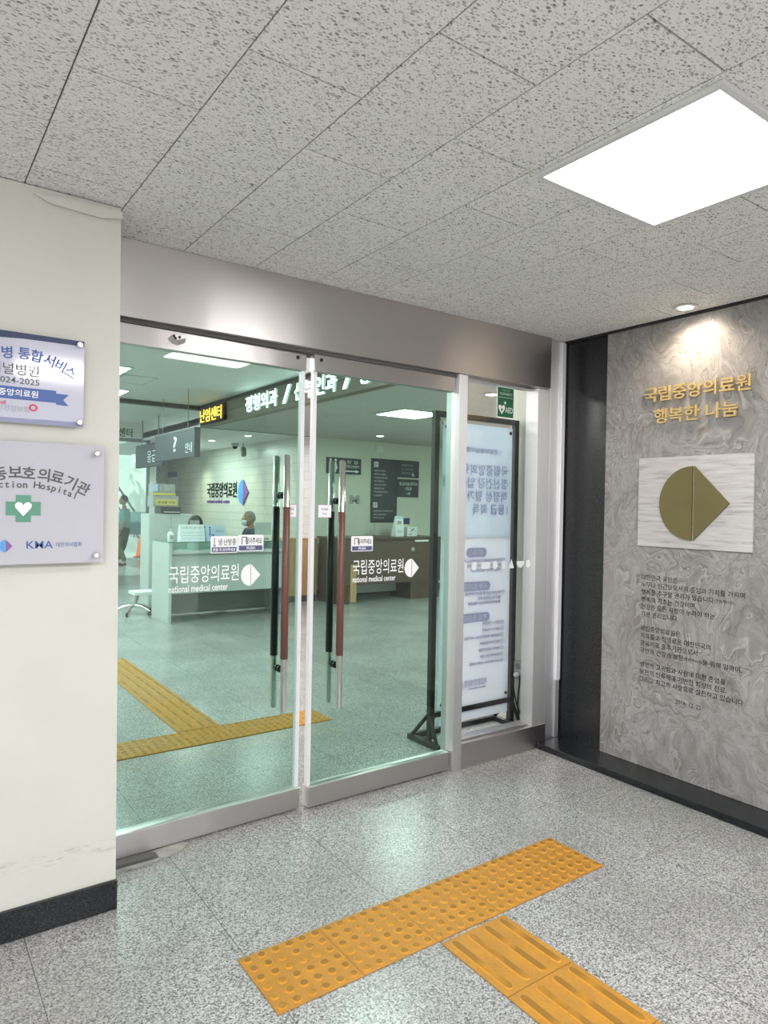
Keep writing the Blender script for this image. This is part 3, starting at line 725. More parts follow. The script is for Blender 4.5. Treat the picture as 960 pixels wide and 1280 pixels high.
em = MB(); emblem(em, (.305, yt2, 1.360), X, Z, .021, MT['skyblue'], MT['red2'] if 'red2' in MT else MT['violet'], wr=.9); em.build('emblem', lp)['label'] = 'blue and red half-round emblem'
for x_, z_ in ((.587, 1.687), (.590, 1.323), (-.012, 1.687), (-.012, 1.323)):
    m_ = MB(); standoff(m_, x_, z_, YP-.020); m_.build('standoff_screw', lp)
# gold letters
for body, ya, yb, z0, hh, lab in (('국립중앙의료원', 2.374, 1.764, 2.146, .084, 'upper line of raised gold letters on the marble slab'), ('행복한 나눔', 2.308, 1.828, 2.019, .084, 'lower line of raised gold letters on the marble slab')):
    gl_ = thing('gold_lettering', lab, 'lettering', (MX, (ya+yb)/2, z0), 'gold letters on the marble')
    letters(gl_, body, (MX-.006, ya, z0), UW, Z, MT['goldletter'], ya-yb, hh, .014, .012, -X)
# stone plaque with gold emblem
pq = thing('stone_plaque', 'square pale travertine plaque with a gold emblem on the marble slab', 'plaque', (MX, 2.07, 1.32))
MB().box(MX-.012, MX, 1.741, 2.401, 1.318, 1.825, MT['trav'], .001).build('stone_slab', pq)
for k in (0, 1):
    e_ = MB(); emblem(e_, (MX-.014, 2.059, 1.566), UW, Z, .2025, MT['gold'] if k == 0 else None, MT['gold'] if k == 1 else None, -X, .010, .05, .96)
    e_.build('emblem_half', pq)['label'] = ('gold half-round piece', 'gold pointed piece')[k]
# entrance ceiling light
def ceiling_light(loc, w_, d_, label, group, hz=.0):
    t = thing('ceiling_light', label, 'ceiling light', loc, group)
    x_, y_, z_ = loc; f = MB(); fr = .022
    for a in ((x_-w_/2-fr, x_+w_/2+fr, y_-d_/2-fr, y_-d_/2), (x_-w_/2-fr, x_+w_/2+fr, y_+d_/2, y_+d_/2+fr), (x_-w_/2-fr, x_-w_/2, y_-d_/2, y_+d_/2), (x_+w_/2, x_+w_/2+fr, y_-d_/2, y_+d_/2)):
        f.box(*a, z_-.014, z_-.001, MT['lampframe'], .002)
    f.build('frame', t)
    MB().box(x_-w_/2, x_+w_/2, y_-d_/2, y_+d_/2, z_-.010, z_-.002, MT['diff']).build('diffuser', t)
    return t
ceiling_light((2.013, 1.240, HC), .610, .585, 'square lit panel in the speckled entrance ceiling, top right', 'square ceiling lights')
def downlight(x_, y_, z_, label, power=14, r=.045, tgt=None, col=(1, .88, .7), ang=75, group='round downlights'):
    t = thing('downlight', label, 'downlight', (x_, y_, z_), group)
    MB().lathe([(r*1.0, -.002), (r*1.45, -.003), (r*1.5, -.008), (r*1.3, -.011), (r*1.0, -.009)], (x_, y_, z_), MT['lampframe'], 28).build('rim', t)
    MB().lathe([(r*.96, -.004), (r*.90, -.0095), (r*.3, -.0105)], (x_, y_, z_), MT['warm'], 24).build('lens', t)
    spot('downlight_lamp', (x_, y_, z_-.03), tgt or (x_, y_, 0), power, ang, 1.0, col)
    return t
downlight(3.405, 2.052, HC, 'small round downlight in the entrance ceiling above the gold letters', 11, .042, (3.53, 2.08, 1.7), (1, .84, .64), 150)

# tactile paving
def tactile_dome(x_, y_, w_, d_, label, group):
    m_ = MB(); m_.box(x_+.0008, x_+w_-.0008, y_+.0008, y_+d_-.0008, .0003, .005, MT['yellow'], .0012, 1)
    for i in range(6):
        for k in range(6):
            m_.lathe([(.0185, .0045), (.0168, .0075), (.0120, .0092), (.006, .0095)], (x_+w_*(i+.5)/6, y_+d_*(k+.5)/6, 0), MT['yellow'], 14)
    return tag(m_.build('tactile_tile', loc=(x_+w_/2, y_+d_/2, 0)), label, 'tactile tile', group)
def tactile_bar(x_, y_, w_, d_, label, group):
    m_ = MB(); m_.box(x_+.0008, x_+w_-.0008, y_+.0008, y_+d_-.0008, .0003, .005, MT['yellow'], .0012, 1)
    for i in range(4):
        cx_ = x_+w_*(i+.5)/4
        pts = [(cx_+.017*math.cos(PI*k/8), y_+d_-.032+.017*math.sin(PI*k/8)) for k in range(9)] + [(cx_-.017*math.cos(PI*k/8), y_+.032-.017*math.sin(PI*k/8)) for k in range(9)]
        ins_ = [(cx_+(p-cx_)*.70, q+(.005 if q < y_+d_/2 else -.005)) for p, q in pts]; n_ = len(pts)
        V = [(p, q, .0048) for p, q in pts]+[(p, q, .0092) for p, q in ins_]
        m_.add(V, [[n_+i2 for i2 in range(n_)]]+[[i2, (i2+1) % n_, n_+(i2+1) % n_, n_+i2] for i2 in range(n_)], MT['yellow'])
    return tag(m_.build('tactile_tile', loc=(x_+w_/2, y_+d_/2, 0)), label, 'tactile tile', group)
ordn = ['first', 'second', 'third', 'fourth', 'fifth', 'sixth', 'seventh', 'eighth']
TW = 1.538/5
for i in range(5):
    tactile_dome(.941+TW*i, 1.812, TW, .300, 'yellow domed tactile tile outside the doors, %s from the left of its row' % ordn[i], 'domed tactile tiles outside the doors')
for i in range(3):
    tactile_bar(1.560, 1.800-.318*(i+1), .306, .317, 'yellow ribbed tactile tile outside the doors, %s below the domed row' % ordn[i], 'ribbed tactile tiles outside the doors')
for i in range(6):
    tactile_dome(2.545-.295*(i+1), 4.150, .295, .297, 'yellow domed tactile tile inside the lobby, %s from the right of its row' % ordn[i], 'domed tactile tiles inside the lobby')
for i in range(8):
    tactile_bar(1.535, 4.455+.30*i, .297, .30, 'yellow ribbed tactile tile inside the lobby, %s beyond the domed row' % ordn[i], 'ribbed tactile tiles inside the lobby')
# ================================================================== LOBBY SHELL
ZM, ZL = 2.96, 2.655
FX, FY = 3.66, 9.85
st(MB().box(-4.2, FX, D+.13, FY+3, ZM, ZM+.1, MT['whitewall']).build('ceiling_main'))
def board_ceiling(name, x0, x1, y0, y1, z, pw, pd, m):
    c_ = MB(); c_.box(x0, x1, y0, y1, z+.006, z+.1, MT['ceilgap'])
    nx = math.ceil((x1-x0)/pw); ny = math.ceil((y1-y0)/pd)
    for i in range(nx):
        for k in range(ny):
            a0 = x0+pw*i; b0 = y0+pd*k
            c_.box(a0+.0015, min(a0+pw, x1)-.0015, b0+.0015, min(b0+pd, y1)-.0015, z, z+.01, m)
    return st(c_.build(name))
board_ceiling('ceiling_low', FX+.1, 9.4, D+.13, 9.9, ZL, .6, .6, MT['ceil2'])
st(MB().box(FX-.0, 5.62, 9.9, 17.5, 2.69, 2.79, MT['whitewall']).build('ceiling_alcove'))
st(MB().box(FX+.1, 5.62, 9.86, 9.92, 2.652, 2.70, MT['darktrim']).build('trim_9'))
# fascia bulkhead with grooves
f = MB(); f.box(FX, FX+.1, D+.13, FY, 2.64, ZM, MT['fascia']); f.box(FX-.012, FX, D+.13, FY, 2.925, ZM, MT['darktrim']); f.box(FX-.008, FX, D+.13, FY, 2.64, 2.662, MT['fascia']); f.box(FX-.004, FX, D+.13, FY, 2.79, 2.796, MT['darktrim'])
st(f.build('trim_10'))
st(MB().box(-4.2, FX, FY, FY+.12, 2.905, ZM, MT['darktrim']).build('trim_11'))
st(MB().box(FX, FX+.1, FY, 12.8, 2.66, ZM, MT['whitewall']).build('trim_12'))
# tile wall on the right of the reception, back wall
st(MB().box(5.62, 5.8, 9.9, 17.5, 0, 2.9, MT['tilewall']).build('wall_tiled'))
st(MB().box(5.62, 9.5, 9.88, 10.05, 0, 2.9, MT['cream']).build('wall_back'))
st(MB().box(5.60, 9.4, 9.862, 9.882, 0, .12, MT['darkgrey']).build('baseboard_back'))
st(MB().box(9.4, 9.6, D, 9.9, 0, 2.9, MT['cream']).build('wall_east'))
st(MB().box(-4.3, -4.1, D+.1, 13, 0, 3.0, MT['cream']).build('wall_west'))
st(MB().box(3.585, 3.74, D+.125, 3.48, 0, 2.9, MT['cream']).build('wall_side'))
st(MB().box(3.74, 9.5, 3.30, 3.48, 0, 2.9, MT['cream']).build('wall_front'))
# wall above the header, inside
st(MB().box(-4.2, 3.6, D+.02, D+.13, HC, ZM+.1, MT['cream']).build('wall_overdoor'))
st(MB().box(5.20, 5.62, 17.4, 17.55, 0, 2.8, MT['whitewall']).build('wall_far'))
st(MB().prism([(3.80, 12.76), (3.92, 12.76), (5.34, 17.5), (5.22, 17.5)], (0, 0, 0), X, Y, Z, 2.95, MT['whitewall']).build('wall_partition'))
# glazed rear exit
w2 = thing('window_2', 'glazed rear exit at the far left end of the lobby, bright daylight outside', 'window', (2.2, 12.8, 0), kind='structure')
f = MB()
for xx in (-4.1, -2.2, -.3, 1.6, 3.76): f.box(xx, xx+.05, 12.78, 12.84, 0, 2.66, MT['rail'])
f.box(-4.1, 3.81, 12.78, 12.84, 2.62, 2.68, MT['rail'])
f.build('frame', w2)
MB().box(-4.1, 3.78, 12.805, 12.813, 0.0, 2.64, MT['clear']).build('glass_pane', w2)
st(MB().box(-4.2, 3.80, 12.77, 12.85, 2.68, 3.05, MT['whitewall']).build('wall_exit'))

# ================================================================== LOBBY LIGHTS
g_ = 'square ceiling lights'
ceiling_light((1.735, 7.85, ZM), .60, .60, 'nearer square lit panel in the high lobby ceiling, cut by the cream wall', g_)
ceiling_light((2.13, 9.35, ZM), .60, .50, 'farther square lit panel in the high lobby ceiling, cut by the cream wall', g_)
ceiling_light((5.06, 6.59, ZL), .60, .58, 'square lit panel in the low lobby ceiling, above the brown counter', g_)
vf = MB()
for a in ((2.08, 2.46, 8.0, 8.02), (2.08, 2.46, 8.56, 8.58), (2.08, 2.10, 8.0, 8.58), (2.44, 2.46, 8.0, 8.58)): vf.box(*a, ZM-.008, ZM-.0005, MT['lampframe'])
vf.box(2.1, 2.44, 8.02, 8.56, ZM-.004, ZM-.0005, MT['whitewall'])
tag(vf.build('access_hatch'), 'square access hatch frame in the high lobby ceiling', 'hatch')
downlight(6.28, 8.95, ZL, 'round downlight in the low lobby ceiling near the back wall', 26, .06)
downlight(4.79, 4.92, ZL, 'round downlight in the low ceiling above the banner stand', 22, .06)
downlight(4.72, 12.1, 2.69, 'farther round downlight in the reception alcove ceiling', 40, .06, (5.7, 12.6, 1.2))
downlight(4.85, 10.8, 2.69, 'nearer round downlight in the reception alcove ceiling', 40, .06, (5.7, 11.2, 1.2))
downlight(4.9, 14.4, 2.69, 'deepest round downlight in the reception alcove ceiling', 55, .06, (5.7, 14.8, 1.2))
area('reception_fill', (4.6, 9.6, 2.6), .5, .3, 9)  # added fill above the desk, no fixture
area('reception_fill', (4.7, 13.3, 2.67), .5, 1.2, 28)  # added fill deeper in the alcove, no fixture
# security camera and tracklight on the tile wall
cc = thing('security_camera', 'small white dome camera under the reception ceiling edge', 'camera', (5.3, 12.4, 2.69))
MB().lathe([(.07, 0), (.07, -.04), (.055, -.06)], (5.3, 12.4, 2.69), MT['white'], 20).build('mount', cc)
MB().ell((5.3, 12.4, 2.63), (.05, .05, .05), MT['plasticblack']).build('dome', cc)
sl = thing('spotlight', 'small angled spotlight beside the dome camera at the tiled wall', 'spotlight', (5.45, 12.35, 2.69))
MB().tube([(5.45, 12.35, 2.69), (5.45, 12.35, 2.58)], .012, MT['plasticgrey']).build('stem', sl)
MB().lathe([(.05, 0), (.055, .16), (.03, .18)], (5.42, 12.25, 2.46), MT['plasticgrey'], 18, Vector((.15, .5, .8)).normalized()).build('lamp_head', sl)

# ================================================================== FASCIA SIGNS
lt_ = thing('lit_lettering', 'glowing white letters along the taupe fascia in the lobby', 'lettering', (FX, 6.4, 2.69))
for body, ya, yb in (('정형외과', 8.20, 7.31), ('/', 7.17, 6.98), ('산부인과', 6.88, 5.98), ('/', 5.86, 5.68), ('응급의학과', 5.56, 4.45)):
    letters(lt_, body, (FX-.004, ya, 2.690), UW, Z, MT['letter'], ya-yb, .205, .012, .018, -X, MT['letterside'])
og = thing('orange_sign', 'small dark sign with glowing orange letters at the far end of the fascia', 'sign', (FX-.01, 9.3, 2.65))
MB().box(FX-.05, FX-.013, 8.86, 9.75, 2.668, 2.90, MT['ledbox'], .003).build('sign_board', og)
m_ = MB(); put(m_, '난임센터', (FX-.052, 9.71, 2.69), UW, Z, MT['orange'], w=.80, h=.185, bold=.004, depth=.008, nrm=-X); m_.build('lettering', og)
# hanging information sign
hs = thing('hanging_sign', 'dark hanging sign with a question mark near the reception', 'hanging sign', (3.0, 9.2, 2.09))
MB().box(2.97, 3.03, 8.18, 9.75, 2.095, 2.445, MT['signgrey'], .004).build('sign_box', hs)
MB().box(2.962, 3.038, 8.16, 8.195, 2.09, 2.45, MT['signdark'], .003).build('end_cap', hs)
m_ = MB(); m_.box(2.965, 3.035, 8.16, 9.75, 2.43, 2.452, MT['signdark']); m_.build('top_rail', hs)
for yy in (8.5, 9.5): MB().tube([(3.0, yy, 2.45), (3.0, yy, ZM)], .004, MT['rail'], 10).build('hanging_rod', hs)
m_ = Lines(hs)
put(m_, '안내', (2.968, 8.50, 2.15), UW, Z, MT['decal'], w=.24, h=.13)
put(m_, '?', (2.968, 8.96, 2.19), UW, Z, MT['decal'], w=.14, h=.20, bold=.01)
m_.done()
h2 = thing('hanging_sign', 'second dark hanging sign behind the question mark sign', 'hanging sign', (3.55, 12.0, 2.1))
MB().box(3.50, 3.56, 11.1, 12.6, 2.13, 2.53, MT['signgrey'], .004).build('sign_box', h2)
m_ = MB(); put(m_, '응급', (3.498, 11.9, 2.2), UW, Z, MT['decal'], w=.5, h=.2); m_.build('lettering', h2)
for yy in (11.4, 12.3): MB().tube([(3.53, yy, 2.52), (3.53, yy, ZM)], .01, MT['rail'], 10).build('hanging_rod', h2)
gs = thing('green_lettering', 'olive green raised letters over the rear exit', 'lettering', (3.1, 12.77, 2.68))
letters(gs, '건진센터', (2.98, 12.769, 2.695), X, Z, mat('olive_green', (.10, .16, .03), .5), .50, .16, .02, .02, -Y)
# hospital name and emblem on the tiled wall
TWX = 5.618
lg = thing('wall_lettering', 'black hospital name on the tiled wall behind reception', 'lettering', (TWX, 13.8, 1.53))
letters(lg, '국립중앙의료원', (TWX-.002, 14.62, 1.66), UW, Z, MT['ink'], 1.62, .32, .012, .01, -X)
m_ = MB(); put(m_, 'national medical center', (TWX-.002, 14.60, 1.54), UW, Z, MT['violet'], w=1.25, h=.085, bold=.002, depth=.008, nrm=-X)
m_.build('english_line', lg)
eg = thing('wall_emblem', 'blue and violet half-round emblem on the tiled wall behind reception', 'emblem', (TWX, 12.66, 1.76))
for k in (0, 1):
    e_ = MB(); emblem(e_, (TWX-.012, 12.66, 1.765), UW, Z, .245, MT['skyblue'] if k == 0 else None, MT['violet'] if k == 1 else None, -X, .012, .02, 1.0)
    e_.build('emblem_half', eg)['label'] = ('blue half-round piece', 'violet pointed piece')[k]

# ================================================================== BACK WALL SIGNS
YB = 9.879
def wall_sign(name, x0, x1, z0, z1, label, m, cat='sign'):
    t = thing(name, label, cat, ((x0+x1)/2, YB, z0))
    MB().box(x0, x1, YB-.02, YB, z0, z1, m, .002).build('board', t)
    return t
yt = YB-.0215
rs = wall_sign('restroom_sign', 5.845, 6.531, 2.066, 2.338, 'dark restroom sign with a white arrow on the back wall', MT['signdark'])
m_ = Lines(rs); put(m_, '화 장 실', (6.10, yt, 2.245), X, Z, MT['decal'], w=.36, h=.058); put(m_, 'RESTROOM', (6.10, yt, 2.172), X, Z, MT['decal'], w=.38, h=.050)
flat(m_, [(6.10, 2.108), (6.42, 2.108), (6.42, 2.088), (6.49, 2.118), (6.42, 2.148), (6.42, 2.128), (6.10, 2.128)], (0, yt, 0), X, Z, MT['decal'])
for cx_ in (5.915, 6.015):
    flat(m_, [(.022*math.cos(2*PI*k/16), .022*math.sin(2*PI*k/16)) for k in range(16)], (cx_, yt, 2.295), X, Z, MT['decal'])
    flat(m_, [(-.03, .0), (.03, .0), (.012, -.17), (-.012, -.17)] if cx_ < 6 else [(-.012, .0), (.012, .0), (.038, -.12), (.012, -.12), (.012, -.17), (-.012, -.17), (-.012, -.12), (-.038, -.12)], (cx_, yt, 2.265), X, Z, MT['decal'])
m_.done()
dr = wall_sign('directory_board', 6.752, 7.312, 1.248, 2.367, 'tall dark navy directory board on the back wall', MT['signdark'], 'directory')
m_ = Lines(dr)
def sq(x_, z_, s_, body):
    flat(m_, [(-s_, -s_), (s_, -s_), (s_, s_), (-s_, s_)], (x_, yt, z_), X, Z, MT['decal']); put(m_, body, (x_, yt-.001, z_-s_*.65), X, Z, MT['signdark'], h=s_*1.3, align='C', bold=.02)
sq(6.845, 2.265, .045, '2F')
for i, tx_ in enumerate(('정형외과 신경외과', '산부인과 난임센터', '이비인후과 안과 치과', '내과 가정의학과', '피부과 비뇨의학과', '재활의학과 외과', '주사실 채혈실 원무과', '건강증진센터')):
    put(m_, tx_, (6.805, yt, 2.142-i*.062), X, Z, MT['greyp3'] if 'greyp3' in MT else MT['dot'], h=.030)
sq(6.838, 1.555, .045, '1F')
for i, tx_ in enumerate(('응급의료센터 영상의학과 수납', '원무과 진료의뢰센터', '약제과 안내 접수')):
    put(m_, tx_, (6.805, yt, 1.435-i*.06), X, Z, MT['dot'], h=.030)
m_.done()
s2 = wall_sign('information_sign', 7.322, 7.80, 2.056, 2.367, 'upper dark sign right of the directory board', MT['signdark'])
m_ = Lines(s2)
for i, tx_ in enumerate(('통합예약센터', '의무기록사본', '제증명창구')): put(m_, tx_, (7.40, yt, 2.255-i*.07), X, Z, MT['greyp'], w=.26, h=.045)
put(m_, '6', (7.64, yt, 2.085), X, Z, MT['dot'], w=.05, h=.065); m_.done()
s3 = wall_sign('information_sign', 7.322, 7.80, 1.706, 2.032, 'lower dark sign right of the directory board', MT['signdark'])
m_ = Lines(s3)
put(m_, '응급의료센터외', (7.56, yt, 1.915), X, Z, MT['decal'], w=.40, h=.062, align='C'); put(m_, '기동동', (7.56, yt, 1.83), X, Z, MT['decal'], w=.16, h=.06, align='C'); put(m_, '1층', (7.57, yt, 1.745), X, Z, MT['decal'], w=.08, h=.055, align='C'); m_.done()
m_ = MB(); put(m_, 'M', (6.32, YB-.006, 1.565), X, Z, MT['greyp'], w=.19, h=.15, bold=.05, depth=.004, nrm=-Y)
tag(m_.build('letter_mark', loc=(6.41, YB, 1.56)), 'grey capital letter mark on the cream back wall', 'letter')
ww = MB(); ww.box(6.84, 7.03, YB-.012, YB, 2.46, 2.62, MT['cream'], .003); ww.box(6.86, 7.01, YB-.014, YB-.011, 2.48, 2.60, MT['whitewall'])
tag(ww.build('wall_vent'), 'small square cream cover on the back wall above the directory board', 'vent')

# ================================================================== RECEPTION DESK
dk = thing('reception_desk', 'white reception desk with end panels and a dark glass top', 'desk', (3.63, 8.9, 0))
for xa, xb_ in ((2.802, 2.842), (4.44, 4.478)):
    MB().box(xa, xb_, 8.55, 9.235, .001, 1.018, MT['white'], .003).build('end_panel', dk)
MB().box(2.842, 4.44, 8.57, 8.66, .875, .915, MT['white'], .003).box(2.842, 4.44, 8.575, 9.2, .875, .893, MT['white']).build('counter', dk)
MB().box(2.842, 4.44, 8.62, 8.64, .365, .875, MT['white']).build('front_panel', dk)
MB().box(2.842, 4.44, 9.17, 9.20, .02, 1.018, MT['white']).build('back_panel', dk)
MB().box(2.842, 4.44, 9.10, 9.12, .06, .50, MT['plasticgrey']).build('recess_shade_panel', dk)  # grey colour stands in for the shade inside the open recess
MB().box(2.79, 4.49, 8.54, 9.24, 1.0185, 1.030, MT['glass']).box(2.79, 4.49, 8.5385, 8.5405, 1.0185, 1.030, MT['glassedge']).build('glass_top', dk)
for xa in (3.25, 3.78): MB().box(xa, xa+.015, 8.68, 9.16, .893, 1.018, MT['white']).build('divider', dk)
ZD = 1.0305
def tent(name, x0, x1, y, hgt, label, cat, m, paint):
    t = MB(); t.prism([(0, 0), (.10, 0), (.055, hgt), (.045, hgt)], (x0, y-.05, ZD), Y, Z, X, x1-x0, m)
    return t, paint
ss = thing('counter_sign', 'white tent sign with printed lines on the reception desk', 'sign', (3.14, 8.75, ZD))
def slanted(t, x0, x1, y, hgt, m):
    s = MB(); s.prism([(0, 0), (.12, 0), (.068, hgt), (.055, hgt)], (x0, y-.06, ZD), Y, Z, X, x1-x0, m); return s.build('card', t)
slanted(ss, 2.98, 3.31, 8.72, .215, MT['paper'])
m_ = MB(); sv = Vector((0, .055, .215)).normalized(); so = Vector((2.98, 8.6585, ZD))
put(m_, '안내를 위한 접수 안내', so+X*.03+sv*.165, X, sv, MT['darkgrey'], w=.27, h=.028)
for i in range(3): flat(m_, [(.03, .03+.04*i), (.30, .03+.04*i), (.30, .038+.04*i), (.03, .038+.04*i)], so, X, sv, MT['lblue'])
m_.build('print', ss)
s4 = thing('counter_sign', 'pale blue wheelchair sign on the reception desk', 'sign', (3.46, 8.75, ZD))
slanted(s4, 3.335, 3.60, 8.72, .205, MT['lblue'])
m_ = MB(); so = Vector((3.335, 8.6585, ZD)); sv = Vector((0, .055, .205)).normalized()
ring = [(.032*math.cos(a), .032*math.sin(a)) for a in [PI*.75+PI*1.35*k/14 for k in range(15)]]
for p, q in zip(ring, ring[1:]): flat(m_, [p, q, (q[0]*.72, q[1]*.72), (p[0]*.72, p[1]*.72)], so+X*.065+sv*.085, X, sv, MT['blue'])
flat(m_, [(.045, .10), (.06, .10), (.06, .165), (.045, .165)], so, X, sv, MT['blue']); flat(m_, [(.05, .092), (.10, .092), (.118, .05), (.108, .046), (.092, .08), (.05, .08)], so, X, sv, MT['blue'])
flat(m_, [(.052+.012*math.cos(2*PI*k/12), .18+.012*math.sin(2*PI*k/12)) for k in range(12)], so, X, sv, MT['blue'])
put(m_, '휠체어 대여', so+X*.13+sv*.12, X, sv, MT['darkgrey'], w=.11, h=.025); m_.build('print', s4)
sb = thing('sanitizer_bottle', 'milky pump sanitizer bottle on the left end of the reception desk', 'bottle', (2.875, 8.72, ZD))
MB().lathe([(.036, 0), (.040, .01), (.040, .095), (.030, .115), (.014, .125)], (2.875, 8.72, ZD), MT['bottle'], 20).build('body', sb)
MB().lathe([(.015, .125), (.015, .143), (.006, .145), (.006, .185), (.014, .187), (.014, .197)], (2.875, 8.72, ZD), MT['white'], 16).tube([(2.875, 8.72, ZD+.19), (2.835, 8.70, ZD+.187), (2.827, 8.695, ZD+.178)], .005, MT['white'], 8).build('pump', sb)
MB().box(2.852, 2.898, 8.677, 8.681, ZD+.03, ZD+.08, MT['greyp']).build('label_print', sb)
# papers in the shelf
tag(MB().prism([(0, 0), (.22, .02), (.21, .17), (-.01, .15)], (2.98, 8.70, .894), X, Y, Z, .012, MT['paper']).build('paper_stack'), 'left stack of papers on the open shelf of the reception desk', 'paper')
tag(MB().prism([(0, 0), (.21, 0), (.21, .15), (0, .15)], (3.45, 8.70, .894), X, Y, Z, .02, MT['yellowpaper'] if 'yellowpaper' in MT else MT['paper']).build('paper_stack'), 'right stack of papers on the open shelf of the reception desk', 'paper')
# monitor right of the person
mo = thing('monitor', 'white computer monitor on the right end of the reception desk', 'monitor', (4.28, 9.0, ZD))
MB().box(4.17, 4.42, 8.985, 9.01, ZD+.06, ZD+.235, MT['white'], .005).build('screen', mo)
MB().tube([(4.30, 9.03, ZD+.012), (4.30, 9.03, ZD+.12)], .014, MT['plasticgrey']).box(4.22, 4.38, 8.98, 9.10, ZD+.0005, ZD+.012, MT['plasticgrey'], .004).build('stand', mo)
# cabinet with printer and boxes behind the desk
cb = thing('cabinet', 'white storage cabinet behind the left end of the reception desk', 'cabinet', (3.28, 10.2, 0))
MB().box(2.98, 3.62, 10.0, 10.4, .02, 1.36, MT['white'], .004).build('body', cb)
for xa in (2.985, 3.302): MB().box(xa, xa+.312, 9.985, 10.0, .05, 1.34, MT['white'], .003).build('door', cb)
pr = thing('printer', 'black printer on the white cabinet behind reception', 'printer', (3.30, 10.2, 1.3605))
MB().box(3.16, 3.46, 10.03, 10.35, 1.3605, 1.465, MT['plasticblack'], .012).build('body', pr)
MB().box(3.20, 3.42, 9.96, 10.05, 1.385, 1.392, MT['paper']).build('paper_tray', pr)
b1 = thing('storage_box', 'grey box with a yellow label standing on the black printer', 'box', (3.24, 10.2, 1.4655))
MB().box(3.05, 3.43, 10.06, 10.33, 1.4655, 1.625, MT['plasticgrey'], .004).build('body', b1)
m_ = MB(); m_.box(3.09, 3.40, 10.052, 10.06, 1.49, 1.575, MT['yellowcard']); put(m_, '분실물 보관', (3.245, 10.051, 1.51), X, Z, MT['darkgrey'], w=.26, h=.04, align='C', bold=.02); m_.build('label_card', b1)
b2_ = thing('storage_box', 'upper grey box with a picture card above the yellow labelled box', 'box', (3.22, 10.2, 1.6255))
MB().box(3.06, 3.38, 10.08, 10.32, 1.6255, 1.80, MT['plasticgrey'], .004).build('body', b2_)
m_ = MB(); m_.box(3.02, 3.12, 10.066, 10.08, 1.69, 1.79, MT['lblue']); m_.box(3.04, 3.39, 10.068, 10.08, 1.632, 1.665, MT['yellowcard']); m_.box(3.15, 3.36, 10.072, 10.08, 1.69, 1.785, MT['mortar']); m_.build('picture_card', b2_)
ct = thing('card_terminal', 'black rounded card terminal beside the printer behind reception', 'terminal', (3.56, 10.1, 1.3605-.12))
m_ = MB(); m_.prism([(0.10*math.cos(PI*k/14), .16*math.sin(PI*k/14)) for k in range(15)], (3.50, 9.50, 1.195), X, Z, Y, .08, MT['plasticblack']); m_.build('hood', ct)
MB().box(3.40, 3.53, 9.46, 9.50, 1.196, 1.28, MT['plasticgrey'], .004).build('screen', ct)
MB().box(3.38, 3.63, 9.44, 9.62, 1.175, 1.196, MT['plasticblack'], .004).tube([(3.53, 9.55, .02), (3.53, 9.55, 1.18)], .025, MT['plasticgrey']).lathe([(.14, 0), (.14, .02), (.03, .03)], (3.53, 9.55, .001), MT['plasticgrey'], 20).build('stand', ct)
# notices, clock
pn = thing('notice_sheet', 'blue and white notice sheet on the tiled wall beside the storage boxes', 'notice', (TWX, 16.9, 1.9))
MB().box(TWX-.008, TWX, 16.6, 17.3, 1.85, 2.30, MT['paper']).build('sheet', pn); MB().box(TWX-.010, TWX-.008, 16.6, 17.3, 2.17, 2.30, MT['blue']).build('heading', pn)
ck = thing('wall_clock', 'round white wall clock on the far wall of the lobby', 'clock', (5.31, 17.39, 2.34))
MB().lathe([(.11, 0), (.12, .02), (.11, .035), (.10, .03)], (5.31, 17.398, 2.34), MT['plasticgrey'], 28, -Y).build('rim', ck)
MB().lathe([(.10, .03), (.05, .031)], (5.31, 17.398, 2.34), MT['paper'], 28, -Y).build('dial', ck)
m_ = MB(); m_.box(5.306, 5.314, 17.355, 17.360, 2.34, 2.41, MT['ink']); m_.box(5.31, 5.36, 17.355, 17.360, 2.335, 2.343, MT['ink']); m_.build('hands', ck)
# light oak counter beyond
oc = thing('oak_counter', 'light oak counter between the white desk and the brown counter', 'counter', (5.2, 9.7, 0))
MB().box(4.86, 5.52, 9.55, 9.57, .10, .985, MT['lwood'], .002).build('front_panel', oc)
MB().box(4.86, 5.52, 9.57, 9.84, .0, .985, MT['lwood']).build('body', oc)
MB().box(4.85, 5.53, 9.53, 9.85, .985, 1.005, MT['lwood'], .003).build('worktop', oc)
MB().box(4.88, 5.5, 9.555, 9.57, .001, .10, MT['darkgrey']).build('plinth', oc)
# brown counter
bc = thing('brown_counter', 'dark walnut counter in front of the back wall', 'counter', (6.5, 9.3, 0))
MB().box(5.536, 7.62, 8.90, 9.62, 1.005, 1.035, MT['dwood'], .003).build('worktop', bc)
MB().box(5.56, 7.58, 8.95, 8.975, .29, 1.005, MT['dwood']).build('front_panel', bc)
MB().box(5.56, 5.74, 8.99, 9.58, .001, 1.005, MT['dwood'], .002).build('side_cabinet', bc)
MB().box(5.76, 5.872, 8.935, 9.55, .03, .62, MT['lwood'], .002).tube([(5.81, 9.0, .0), (5.81, 9.0, .03)], .025, MT['chrome']).build('leg', bc)
MB().box(6.98, 7.58, 8.99, 9.58, .001, 1.005, MT['dwood'], .002).build('side_cabinet', bc)
MB().box(5.872, 6.98, 9.40, 9.43, .10, .60, MT['white']).build('modesty_panel', bc)
MB().box(7.02, 7.30, 8.935, 8.95, .955, .99, MT['paper'], .001).build('label_strip', bc)
tag(MB().lathe([(.035, 0), (.035, .01), (.02, .012)], (6.98, 8.948, .83), MT['plasticgrey'], 18, -Y).build('cable_grommet'), 'small round grey cover on the brown counter front', 'cover')
